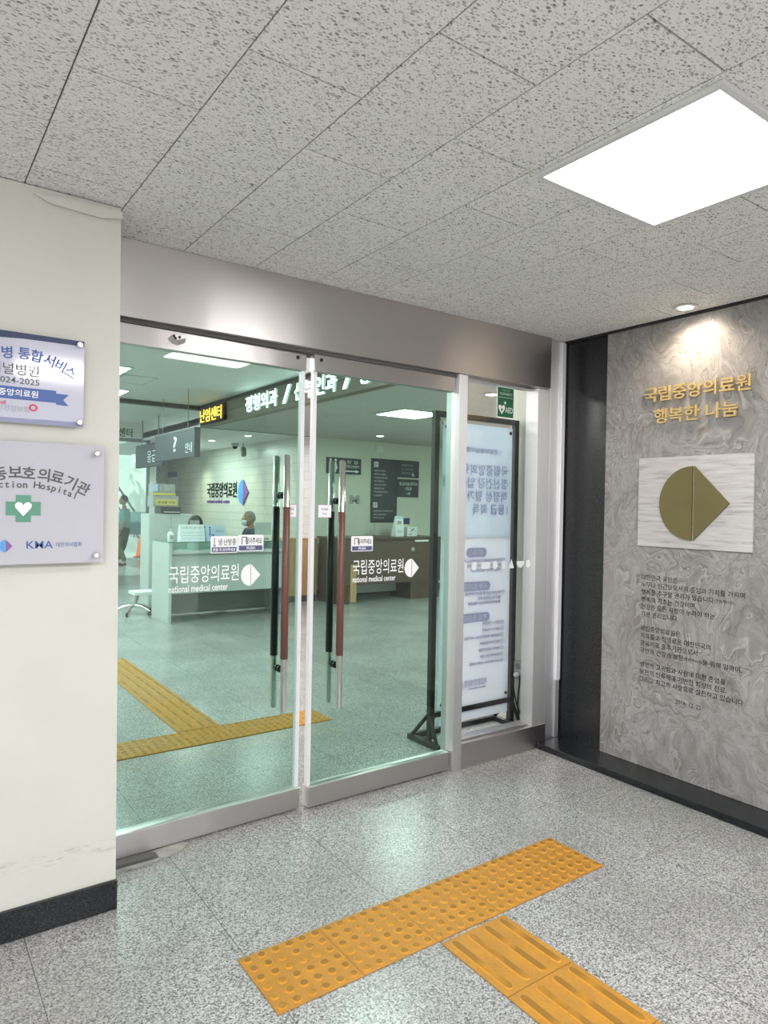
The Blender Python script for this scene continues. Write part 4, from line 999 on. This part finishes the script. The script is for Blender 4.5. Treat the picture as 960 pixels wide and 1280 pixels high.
# leaflets
bl = thing('leaflet_stand', 'tall pale blue leaflet stand on the brown counter', 'leaflet stand', (6.83, 9.2, 1.0355))
s_ = MB(); s_.prism([(0, 0), (.14, 0), (.04, .34), (.02, .34)], (6.77, 9.14, 1.0355), Y, Z, X, .16, MT['paper']); s_.build('card', bl)
m_ = MB(); sv = Vector((0, .02, .34)).normalized(); so = Vector((6.77, 9.1385, 1.0355))
flat(m_, [(.0, .29), (.16, .29), (.16, .335), (.0, .335)], so, X, sv, MT['lblue']); flat(m_, [(.03, .20), (.12, .20), (.12, .26), (.03, .26)], so, X, sv, MT['blue2'] if 'blue2' in MT else MT['greyp']); flat(m_, [(.03, .06), (.13, .06), (.13, .10), (.03, .10)], so, X, sv, MT['lblue']); m_.build('print', bl)
b3 = thing('leaflet_box', 'dark blue leaflet box behind the patterned box on the brown counter', 'leaflet box', (7.08, 9.35, 1.0355))
MB().box(6.99, 7.19, 9.33, 9.40, 1.0355, 1.335, MT['paper'], .003).build('back_card', b3); MB().box(6.985, 7.195, 9.325, 9.331, 1.235, 1.34, MT['navy'], .001).build('cover_sheet', b3); MB().box(6.99, 7.19, 9.325, 9.332, 1.215, 1.235, MT['yellowcard']).build('yellow_strip', b3)
b4 = thing('leaflet_box', 'white patterned leaflet box at the front of the brown counter', 'leaflet box', (7.12, 9.2, 1.0355))
MB().box(7.02, 7.23, 9.16, 9.26, 1.0355, 1.19, MT['paper'], .003).build('box', b4)
m_ = MB(); random.seed(3)
for k in range(16):
    a, b = 7.04+random.random()*.16, 1.05+random.random()*.11
    flat(m_, [(0, 0), (.022, .004), (.018, .02), (-.004, .016)], (a, 9.1585, b), X, Z, random.choice((MT['greyp'], MT['blue'], MT['crossgreen'])))
m_.build('print', b4)
# faint thin pen holder wires
tag(MB().tube([(6.44, 9.3, 1.036), (6.45, 9.3, 1.22), (6.455, 9.3, 1.235), (6.46, 9.3, 1.22), (6.465, 9.3, 1.036)], .004, MT['plasticgrey'], 8).lathe([(.04, 0), (.04, .012)], (6.452, 9.3, 1.0358), MT['navy'], 16).build('wire_holder'), 'thin wire loop holder on the brown counter', 'holder')

# ================================================================== BANNER STAND
bs = thing('banner_stand', 'black steel banner stand holding a pale blue and white panel behind the side glass', 'banner stand', (3.18, 3.40, 0))
for xa in (2.822, 3.548):
    MB().box(xa-.019, xa+.019, 3.381, 3.419, .03, 2.14, MT['blackmetal'], .002).build('post', bs)
MB().box(2.841, 3.529, 3.383, 3.417, 2.104, 2.14, MT['blackmetal'], .002).build('top_bar', bs)
MB().box(2.841, 3.529, 3.383, 3.417, .165, .198, MT['blackmetal'], .002).build('cross_bar', bs)
for xa in (2.775, 3.522):
    f = MB(); f.box(xa-.017, xa+.017, 3.25, 3.56, .001, .034, MT['blackmetal'], .002)
    f.tube([(xa, 3.27, .02), (xa+.03, 3.40, .19)], .014, MT['blackmetal'], 4); f.tube([(xa, 3.54, .02), (xa+.03, 3.40, .19)], .014, MT['blackmetal'], 4)
    f.box(min(xa, xa+.03)-.002, xa+.05, 3.385, 3.415, .002, .034, MT['blackmetal'])
    f.build('foot', bs)
MB().box(2.792, 3.505, 3.525, 3.558, .001, .034, MT['blackmetal'], .002).build('rear_bar', bs)
pn_ = MB(); pn_.box(2.885, 3.512, 3.394, 3.406, 1.318, 2.080, MT['bannerblue']); pn_.box(2.885, 3.512, 3.394, 3.406, .10, 1.318, MT['bannerwhite'])
pan = pn_.build('banner_panel', bs); pan['label'] = 'pale blue over white printed panel'
# print goes right through the panel, so it reads mirrored from the entrance side
pr_ = MB(); MXD = Vector((-1, 0, 0))
def bt(body, xr_, z_, h_, m, bold=.0, w=None):
    put(pr_, body, (xr_, 3.4068, z_-h_/2), MXD, Z, m, h=h_, w=w, bold=bold, depth=.0136, nrm=-Y)
bt('| 건강보험심사평가원', 3.40, 1.905, .040, MT['purple'], w=.40)
for i, tx_ in enumerate(('국립중앙의료원', '정신건강 입원영역', '적정성 평가', '1등급 획득')):
    bt(tx_, 3.475, 1.778-.0885*i, .072, MT['purple'], .004)
pills = []
for z_, xa, xb_, tx_ in ((1.222, 3.10, 3.285, '평가목적'), (.994, 3.02, 3.325, '세부 평가대상'), (.782, 3.02, 3.325, '주요 평가지표')):
    pl = rrect(xb_-xa, .062, .028)
    pr_.prism(pl, ((xa+xb_)/2, 3.4062, z_), X, Z, -Y, .0124, MT['purple2'])
    put(pr_, tx_, (xb_-.03, 3.4072, z_-.021), MXD, Z, MT['bannerwhite'], w=xb_-xa-.06, h=.042, bold=.012, depth=.0144, nrm=-Y)
L1 = ['정신건강 입원영역 의료서비스의 질 향상', '환자 중심 진료 제공과 의료서비스', '적정성 평가로 국민건강 증진', '의료급여 입원 및 정신건강의학과', '대상기간 진료분 평가', '정신건강의학과 입원 의료급여', '입원 시 기능평가', '퇴원 시 기능평가', '정신요법 개인정신치료 시행 횟수', '재원 환자 입원일수', '퇴원 후 외래 방문율', '정신요법 실시 횟수', '지역사회서비스 연계 의뢰율']
zs = [1.166, 1.133, 1.10, .943, .91, .877]+[.735-.0445*k for k in range(7)]
for tx_, z_ in zip(L1, zs): bt(tx_, 3.425, z_, .022, MT['purple2'])
for z_ in [1.166, .943]+zs[6:]:
    for k in range(12):
        a, b = 2*PI*k/12, 2*PI*(k+1)/12
        pr_.prism([(.014*math.cos(a), .014*math.sin(a)), (.014*math.cos(b), .014*math.sin(b)), (.011*math.cos(b), .011*math.sin(b)), (.011*math.cos(a), .011*math.sin(a))], (3.447, 3.4066, z_), X, Z, -Y, .0132, MT['purple2'])
bt('국립중앙의료원', 3.315, .345, .046, MT['purple2'], w=.21); bt('national medical center', 3.30, .307, .014, MT['purple2'], w=.16)
emblem(pr_, (3.06, 3.4066, .335), MXD, Z, .035, MT['bannerblue'], MT['purple2'], -Y, .0132)
pt_ = pr_.build('banner_print', pan); pt_['label'] = 'lavender print seen reversed'
for x_, z_ in ((2.905, 2.045), (3.492, 2.045), (2.905, .235), (3.492, .235)):
    MB().lathe([(.011, 0), (.011, .006), (.006, .009)], (x_, 3.394, z_), MT['bolt'], 14, -Y).tube([(x_, 3.40, z_-.012), (x_+(.03 if x_ > 3.2 else -.05), 3.40, z_-.09 if z_ < 1 else z_+.05)], .002, MT['bolt'], 6).build('panel_bolt', bs)
# outlet with plug and cable on the side wall
ol = thing('wall_outlet', 'white double socket low on the cream wall behind the banner stand', 'outlet', (3.585, 3.34, .385))
MB().box(3.560, 3.585, 3.292, 3.388, .325, .455, MT['white'], .006).build('cover', ol)
for zz in (.42, .362): MB().lathe([(.022, 0), (.022, .003), (.017, .0032), (.017, .001)], (3.560, 3.342, zz), MT['plasticgrey'], 18, -X).build('socket', ol)
cbm = MB(); cbm.lathe([(.017, 0), (.017, .025), (.009, .035)], (3.557, 3.342, .362), MT['decal'], 16, -X)
tag_ = thing('power_cable', 'black power cable with a white plug hanging from the wall socket', 'cable', (3.55, 3.36, .0))
cbm.build('plug', tag_)
MB().tube([(3.527, 3.342, .362), (3.522, 3.350, .335), (3.545, 3.368, .26), (3.560, 3.365, .19), (3.572, 3.345, .12), (3.579, 3.31, .05), (3.579, 3.28, .012), (3.579, 3.22, .008), (3.577, 3.15, .008)], .005, MT['plasticblack'], 10).tube([(3.553, 3.322, .36), (3.556, 3.322, .31), (3.568, 3.345, .22), (3.574, 3.355, .15), (3.579, 3.345, .05), (3.579, 3.33, .02)], .005, MT['plasticblack'], 10).build('cord', tag_)
# AED sign
ad = thing('aed_sign', 'green and white AED sign at the top of the side glass', 'sign', (3.045, D+.03, 2.072))
MB().box(2.972, 3.118, D+.0305, D+.0335, 2.072, 2.264, MT['decal']).build('plate', ad)
m_ = MB(); ya = D+.0299
flat(m_, [(2.977, 2.080), (3.113, 2.080), (3.113, 2.260), (2.977, 2.260)], (0, ya, 0), X, Z, MT['green'])
ya -= .0006
put(m_, '자동심장', (3.045, ya, 2.237), X, Z, MT['greyp'], w=.07, h=.016, align='C'); put(m_, '자동제세동기', (3.045, ya, 2.213), X, Z, MT['dot'], w=.105, h=.017, align='C')
flat(m_, [(2.985, 2.199), (3.105, 2.199), (3.105, 2.201), (2.985, 2.201)], (0, ya, 0), X, Z, MT['dot'])
flat(m_, [(.0, -.032), (.026, .0), (.028, .016), (.018, .026), (.006, .022), (0, .012), (-.006, .022), (-.018, .026), (-.028, .016), (-.026, .0)], (3.012, ya, 2.128), X, Z, MT['decal'])
flat(m_, [(.004, .014), (-.012, -.004), (-.002, -.004), (-.006, -.022), (.012, .002), (.002, .002)], (3.012, ya-.0005, 2.126), X, Z, MT['green'])
flat(m_, [(-.011, -.003), (-.003, -.003), (-.003, -.011), (.003, -.011), (.003, -.003), (.011, -.003), (.011, .003), (.003, .003), (.003, .011), (-.003, .011), (-.003, .003), (-.011, .003)], (3.040, ya, 2.168), X, Z, MT['decal'])
put(m_, 'AED', (3.042, ya, 2.108), X, Z, MT['decal'], w=.066, h=.034, bold=.012)
m_.build('print', ad)

# ================================================================== PEOPLE
def eval_mesh(o):
    dg = bpy.context.evaluated_depsgraph_get(); dg.update()
    me = bpy.data.meshes.new_from_object(o.evaluated_get(dg)); return me
def skin(nodes, edges, root=0, sub=2):
    me = bpy.data.meshes.new('skin'); me.from_pydata([n[0] for n in nodes], edges, []); o = bpy.data.objects.new('skin', me); COL.objects.link(o)
    mod = o.modifiers.new('s', 'SKIN'); mod.use_smooth_shade = True
    for i, n in enumerate(nodes):
        r = n[1] if isinstance(n[1], tuple) else (n[1], n[1]); me.skin_vertices[0].data[i].radius = r
        me.skin_vertices[0].data[i].use_root = (i == root)
    su = o.modifiers.new('u', 'SUBSURF'); su.levels = sub; su.render_levels = sub
    out = eval_mesh(o); bpy.data.objects.remove(o); return out
def remesh(mb, vox):
    o = mb.build('tmp'); r = o.modifiers.new('r', 'REMESH'); r.mode = 'VOXEL'; r.voxel_size = vox; r.use_smooth_shade = True
    s = o.modifiers.new('s', 'SMOOTH'); s.iterations = 3; s.factor = .5
    me = eval_mesh(o); bpy.data.objects.remove(o); return me
def figure(loc, facing, pose, mats, label, glasses=False):
    """pose: dict of joint positions in the figure's own frame (faces +Y)"""
    J = pose; t = thing('person', label, 'person', loc)
    F = MB()
    def chain(names, radii):
        n_ = [(J[k], r) for k, r in zip(names, radii)]
        return skin(n_, [(i, i+1) for i in range(len(n_)-1)])
    F.mesh(chain(['pelvis', 'waist', 'chest', 'neck', 'headb'], [(.14, .10), (.13, .09), (.155, .10), .055, .05]), MT['skin'])
    for s in 'lr':
        F.mesh(chain(['chest', 'sh'+s, 'el'+s, 'wr'+s], [.07, .055, .042, .028]), MT['skin'])
        F.mesh(chain(['pelvis', 'hip'+s, 'kn'+s, 'an'+s, 'toe'+s], [.09, .085, .058, .042, .035]), MT['skin'])
        w_ = Vector(J['wr'+s]); d = (w_-Vector(J['el'+s])).normalized(); sd = d.cross(Z).normalized() if abs(d.z) < .9 else X
        F.ell(w_+d*.05, (.04, .04, .03), MT['skin'], 12, 8)
        for q, (off_, ln) in enumerate(((-.027, .065), (-.009, .078), (.009, .074), (.027, .058))):
            p0 = w_+d*.06+sd*off_; F.mesh(skin([(p0, .010), (p0+d*ln*.6-Z*.006, .009), (p0+d*ln-Z*.024, .008)], [(0, 1), (1, 2)], 0, 1), MT['skin'])
        th = w_+d*.03+sd*(.035 if s == 'l' else -.035); F.mesh(skin([(w_+d*.02, .011), (th, .011), (th+d*.045, .009)], [(0, 1), (1, 2)], 0, 1), MT['skin'])
    hc = Vector(J['head'])
    F.ell(hc, (.076, .095, .112), MT['skin'], 24, 16)
    F.ell(hc+Vector((0, .045, -.055)), (.055, .055, .058), MT['skin'])
    F.tube([hc+Vector((0, .088, .015)), hc+Vector((0, .108, -.018)), hc+Vector((0, .113, -.028)), hc+Vector((0, .095, -.036))], [.009, .013, .016, .010], MT['skin'])
    for sx_ in (-1, 1): F.ell(hc+Vector((sx_*.078, -.008, -.012)), (.012, .022, .034), MT['skin'], 12, 8)
    F.ell(hc+Vector((0, .096, -.062)), (.024, .010, .008), MT['skin'], 12, 8)
    body = MB().mesh(remesh(F, .011), MT['skin'], None, True)
    def wear(segs, m, name, vox=.014):
        c_ = MB()
        for names, radii in segs: c_.mesh(chain(names, radii), m)
        return MB().mesh(remesh(c_, vox), m, None, True), name
    parts = [(body, 'body')]
    parts.append(wear([(['pelvis', 'waist', 'chest', 'collar'], [(.16, .125), (.155, .118), (.185, .13), .085]), (['chest', 'shl', 'ell'], [.09, .075, .060]), (['chest', 'shr', 'elr'], [.09, .075, .060])], mats['top'], 'shirt'))
    parts.append(wear([(['pelvis', 'hipl', 'knl', 'anl'], [.115, .105, .078, .062]), (['pelvis', 'hipr', 'knr', 'anr'], [.115, .105, .078, .062])], mats['bottom'], 'trousers'))
    hr = MB(); b_ = bmesh.new(); bmesh.ops.create_uvsphere(b_, u_segments=24, v_segments=16, radius=1)
    kill = [v for v in b_.verts if (v.co.z < -.55) or (v.co.y > .42 and v.co.z < .62) or (v.co.z < -.1 and v.co.y > .0)]
    bmesh.ops.delete(b_, geom=kill, context='VERTS')
    for v in b_.verts: v.co = hc+Vector((v.co.x*.083, -.006+v.co.y*.102, .006+v.co.z*.117))
    hr.bm(b_, mats['hair'], True); b_.free(); parts.append((hr, 'hair'))
    ey = MB()
    for sx_ in (-1, 1): ey.ell(hc+Vector((sx_*.030, .083, .012)), (.013, .010, .008), MT['decal'], 12, 8).ell(hc+Vector((sx_*.030, .090, .012)), (.006, .005, .006), MT['ink'], 10, 6)
    parts.append((ey, 'eyes'))
    if mats.get('mask'):
        mk = MB(); b_ = bmesh.new(); bmesh.ops.create_uvsphere(b_, u_segments=24, v_segments=16, radius=1)
        bmesh.ops.delete(b_, geom=[v for v in b_.verts if v.co.y < .1], context='VERTS')
        for v in b_.verts: v.co = hc+Vector((v.co.x*.070, .030+v.co.y*.094, -.052+v.co.z*.056))
        mk.bm(b_, mats['mask'], True); b_.free()
        for sx_ in (-1, 1): mk.tube([hc+Vector((sx_*.066, .05, -.03)), hc+Vector((sx_*.082, -.012, .0))], .002, mats['mask'], 6)
        parts.append((mk, 'face_mask'))
    sh = MB()
    for s in 'lr':
        a, tt = Vector(J['an'+s]), Vector(J['toe'+s]); d = (tt-a); d.z = 0; d.normalize(); z_ = tt.z-.035
        cmid = (a+tt)/2; sh.ell((cmid.x+d.x*.02, cmid.y+d.y*.02, tt.z), (.05+abs(d.x)*.08, .05+abs(d.y)*.08, .045), MT['plasticblack'], 16, 10)
    parts.append((sh, 'shoes'))
    rot = Matrix.Rotation(facing, 4, 'Z')
    for mb_, nm in parts:
        mb_.v = [tuple(rot @ Vector(v)+Vector(loc)) for v in mb_.v]; mb_.build(nm, t)
    return t
sit = dict(pelvis=(0, 0, .54), waist=(0, .0, .72), chest=(0, .01, 1.0), collar=(0, .01, 1.150), neck=(0, .01, 1.155), headb=(0, .035, 1.20), head=(0, .055, 1.272),
           shl=(-.185, .01, 1.10), ell=(-.22, .12, .78), wrl=(-.15, .34, .79), shr=(.185, .01, 1.10), elr=(.22, .12, .78), wrr=(.15, .34, .79),
           hipl=(-.10, .03, .53), knl=(-.12, .42, .53), anl=(-.12, .44, .10), toel=(-.12, .56, .046), hipr=(.10, .03, .53), knr=(.12, .42, .53), anr=(.12, .44, .10), toer=(.12, .56, .046))
figure((4.47, 9.75, .03), math.radians(82), sit, dict(top=MT['shirt'], bottom=MT['dtrouser'], hair=MT['hair'], mask=MT['mask']), 'person with grey hair, white face mask and slate shirt sitting behind the reception desk')
walk = dict(pelvis=(0, 0, .88), waist=(0, .0, 1.04), chest=(0, .02, 1.24), collar=(0, .01, 1.38), neck=(0, .02, 1.40), headb=(0, .03, 1.48), head=(0, .04, 1.58),
            shl=(-.175, .0, 1.34), ell=(-.21, -.06, 1.07), wrl=(-.20, .05, .84), shr=(.175, .0, 1.34), elr=(.21, -.02, 1.07), wrr=(.20, .14, .86),
            hipl=(-.09, 0, .86), knl=(-.10, .12, .47), anl=(-.10, -.04, .10), toel=(-.10, .09, .047), hipr=(.09, 0, .86), knr=(.10, .06, .46), anr=(.10, .22, .10), toer=(.10, .34, .047))
figure((4.50, 17.0, 0), math.radians(60), walk, dict(top=MT['teal'], bottom=MT['trouser'], hair=MT['hairdark']), 'person in a teal tunic and dark green trousers walking outside the rear exit')
def office_chair(loc, rot, label, m):
    t = thing('office_chair', label, 'chair', loc); x_, y_, z_ = loc
    MB().box(x_-.23, x_+.23, y_-.22, y_+.22, .40, .452, m, .02, 3).build('seat', t)
    MB().box(x_+.20, x_+.25, y_-.20, y_+.20, .55, .98, m, .02, 3).tube([(x_+.2, y_, .41), (x_+.25, y_, .46), (x_+.24, y_, .62)], .018, MT['plasticblack']).build('backrest', t)
    MB().tube([(x_, y_, .10), (x_, y_, .40)], .025, MT['chrome']).build('column', t)
    for k in range(5):
        a = 2*PI*k/5; d = Vector((math.cos(a), math.sin(a), 0))
        lg_ = MB().tube([Vector((x_, y_, .11)), Vector((x_, y_, .085))+d*.26], [.02, .013], MT['chrome'], 10).build('base_leg', t)
        MB().lathe([(.012, -.012), (.026, -.010), (.026, .010), (.012, .012)], Vector((x_, y_, .027))+d*.26, MT['plasticblack'], 14, d.cross(Z)).build('caster', lg_)
    return t
office_chair((4.48, 9.75, 0), 0, 'black office chair under the person at the reception desk', MT['plasticblack'])
# low rolling stool left of the desk
rs_ = thing('rolling_stool', 'white topped rolling stool with a chrome star base left of the desk', 'stool', (2.64, 9.52, 0))
MB().box(2.62, 2.98, 9.38, 9.68, .27, .315, MT['paper'], .008).build('seat', rs_)
MB().tube([(2.66, 9.52, .11), (2.70, 9.52, .28)], .025, MT['plasticgrey']).build('column', rs_)
for k in range(5):
    a = 2*PI*k/5+.3; d = Vector((math.cos(a), math.sin(a), 0)); c0 = Vector((2.66, 9.52, 0))
    lg_ = MB().tube([c0+Z*.13, c0+Z*.115+d*.12, c0+Z*.06+d*.25], [.022, .018, .013], MT['chrome'], 10).build('base_leg', rs_)
    MB().lathe([(.012, -.012), (.030, -.010), (.030, .010), (.012, .012)], c0+d*.25+Z*.031, MT['plasticblack'], 14, d.cross(Z)).build('caster', lg_)
# ================================================================== OUTSIDE THE REAR EXIT
fc = thing('building', 'white building outside the rear exit', 'building', (6, 30, 0))
MB().box(7.3, 9.6, 27, 33, -.01, 9, MT['facade']).build('wall', fc)
MB().box(3.0, 7.2, 31.5, 33, -.01, 7, MT['facade']).build('side_wing', fc)
for z_ in (1.6, 4.2): MB().box(6.1, 6.7, 31.46, 31.5, z_, z_+1.6, MT['signgrey']).build('window', fc)
lw_ = thing('low_wall', 'teal grey low wall outside the rear exit', 'wall', (4.6, 18.8, 0))
MB().box(3.95, 7, 18.6, 18.75, .68, 1.28, MT['tealgrey'], .01).build('panel', lw_)
for xx in (4.05, 5.4, 6.8): MB().box(xx, xx+.06, 18.63, 18.72, -.01, .7, MT['rail']).build('post', lw_)
sr = thing('stair_railing', 'sloping grey stair railing outside the rear exit', 'railing', (5.4, 22, 0))
MB().tube([(5.2, 22, 2.6), (6.4, 22, .8)], .035, MT['rail']).tube([(5.2, 22, 2.0), (6.4, 22, .2)], .025, MT['rail']).build('handrail', sr)
for k in range(5):
    a = k/4; MB().tube([(5.2+1.2*a, 22, 2.6-1.8*a), (5.2+1.2*a, 22, max(-.01, 1.2-1.6*a))], .018, MT['rail'], 8).build('baluster', sr)
MB().prism([(5.0, 0), (6.5, 0), (6.5, .15), (6.1, .15), (6.1, .45), (5.7, .45), (5.7, .8), (5.35, .8), (5.35, 1.2), (5.0, 1.2)], (0, 21.6, -.01), X, Z, Y, 1.2, MT['pave']).build('steps', sr)
cn = thing('traffic_cone', 'orange traffic cone outside the rear exit', 'cone', (5.62, 19.6, 0))
MB().lathe([(.13, .03), (.025, .62), (.015, .63)], (5.62, 19.6, 0), MT['coneorange'], 20).build('cone_body', cn)
MB().box(5.45, 5.79, 19.43, 19.77, -.009, .03, MT['coneorange'], .01).build('base', cn)
tr = thing('tree', 'leafy tree with a bent bare branch outside the rear exit', 'tree', (4.9, 24, 0))
MB().tube([(4.6, 24, -.01), (4.8, 24, 1.6), (5.3, 24, 2.7), (6.0, 24.1, 3.3), (6.5, 24.2, 4.2), (6.9, 24.2, 5.2)], [.16, .13, .11, .09, .06, .03], MT['bark']).tube([(6.0, 24.1, 3.3), (6.9, 24.1, 3.5), (7.6, 24.1, 3.9)], [.06, .04, .02], MT['bark'], 8).build('trunk', tr)
random.seed(5); lf = MB()
for k in range(1500):
    cx_, cy_, cz_ = random.choice(((5.6, 24, 4.6), (6.6, 24.2, 4.3), (7.2, 24, 4.9), (6.2, 24, 5.3)))
    p = Vector((random.gauss(cx_, .5), random.gauss(cy_, .5), random.gauss(cz_, .4))); a = random.random()*6.3
    u_ = Vector((math.cos(a), math.sin(a), random.uniform(-.6, .6)))*.11; v_ = Vector((-math.sin(a), math.cos(a), random.uniform(-.9, .9)))*.06
    lf.add([p-u_, p+v_, p+u_, p-v_], [[0, 1, 2, 3]], MT['leaf'])
lf.build('foliage', tr)
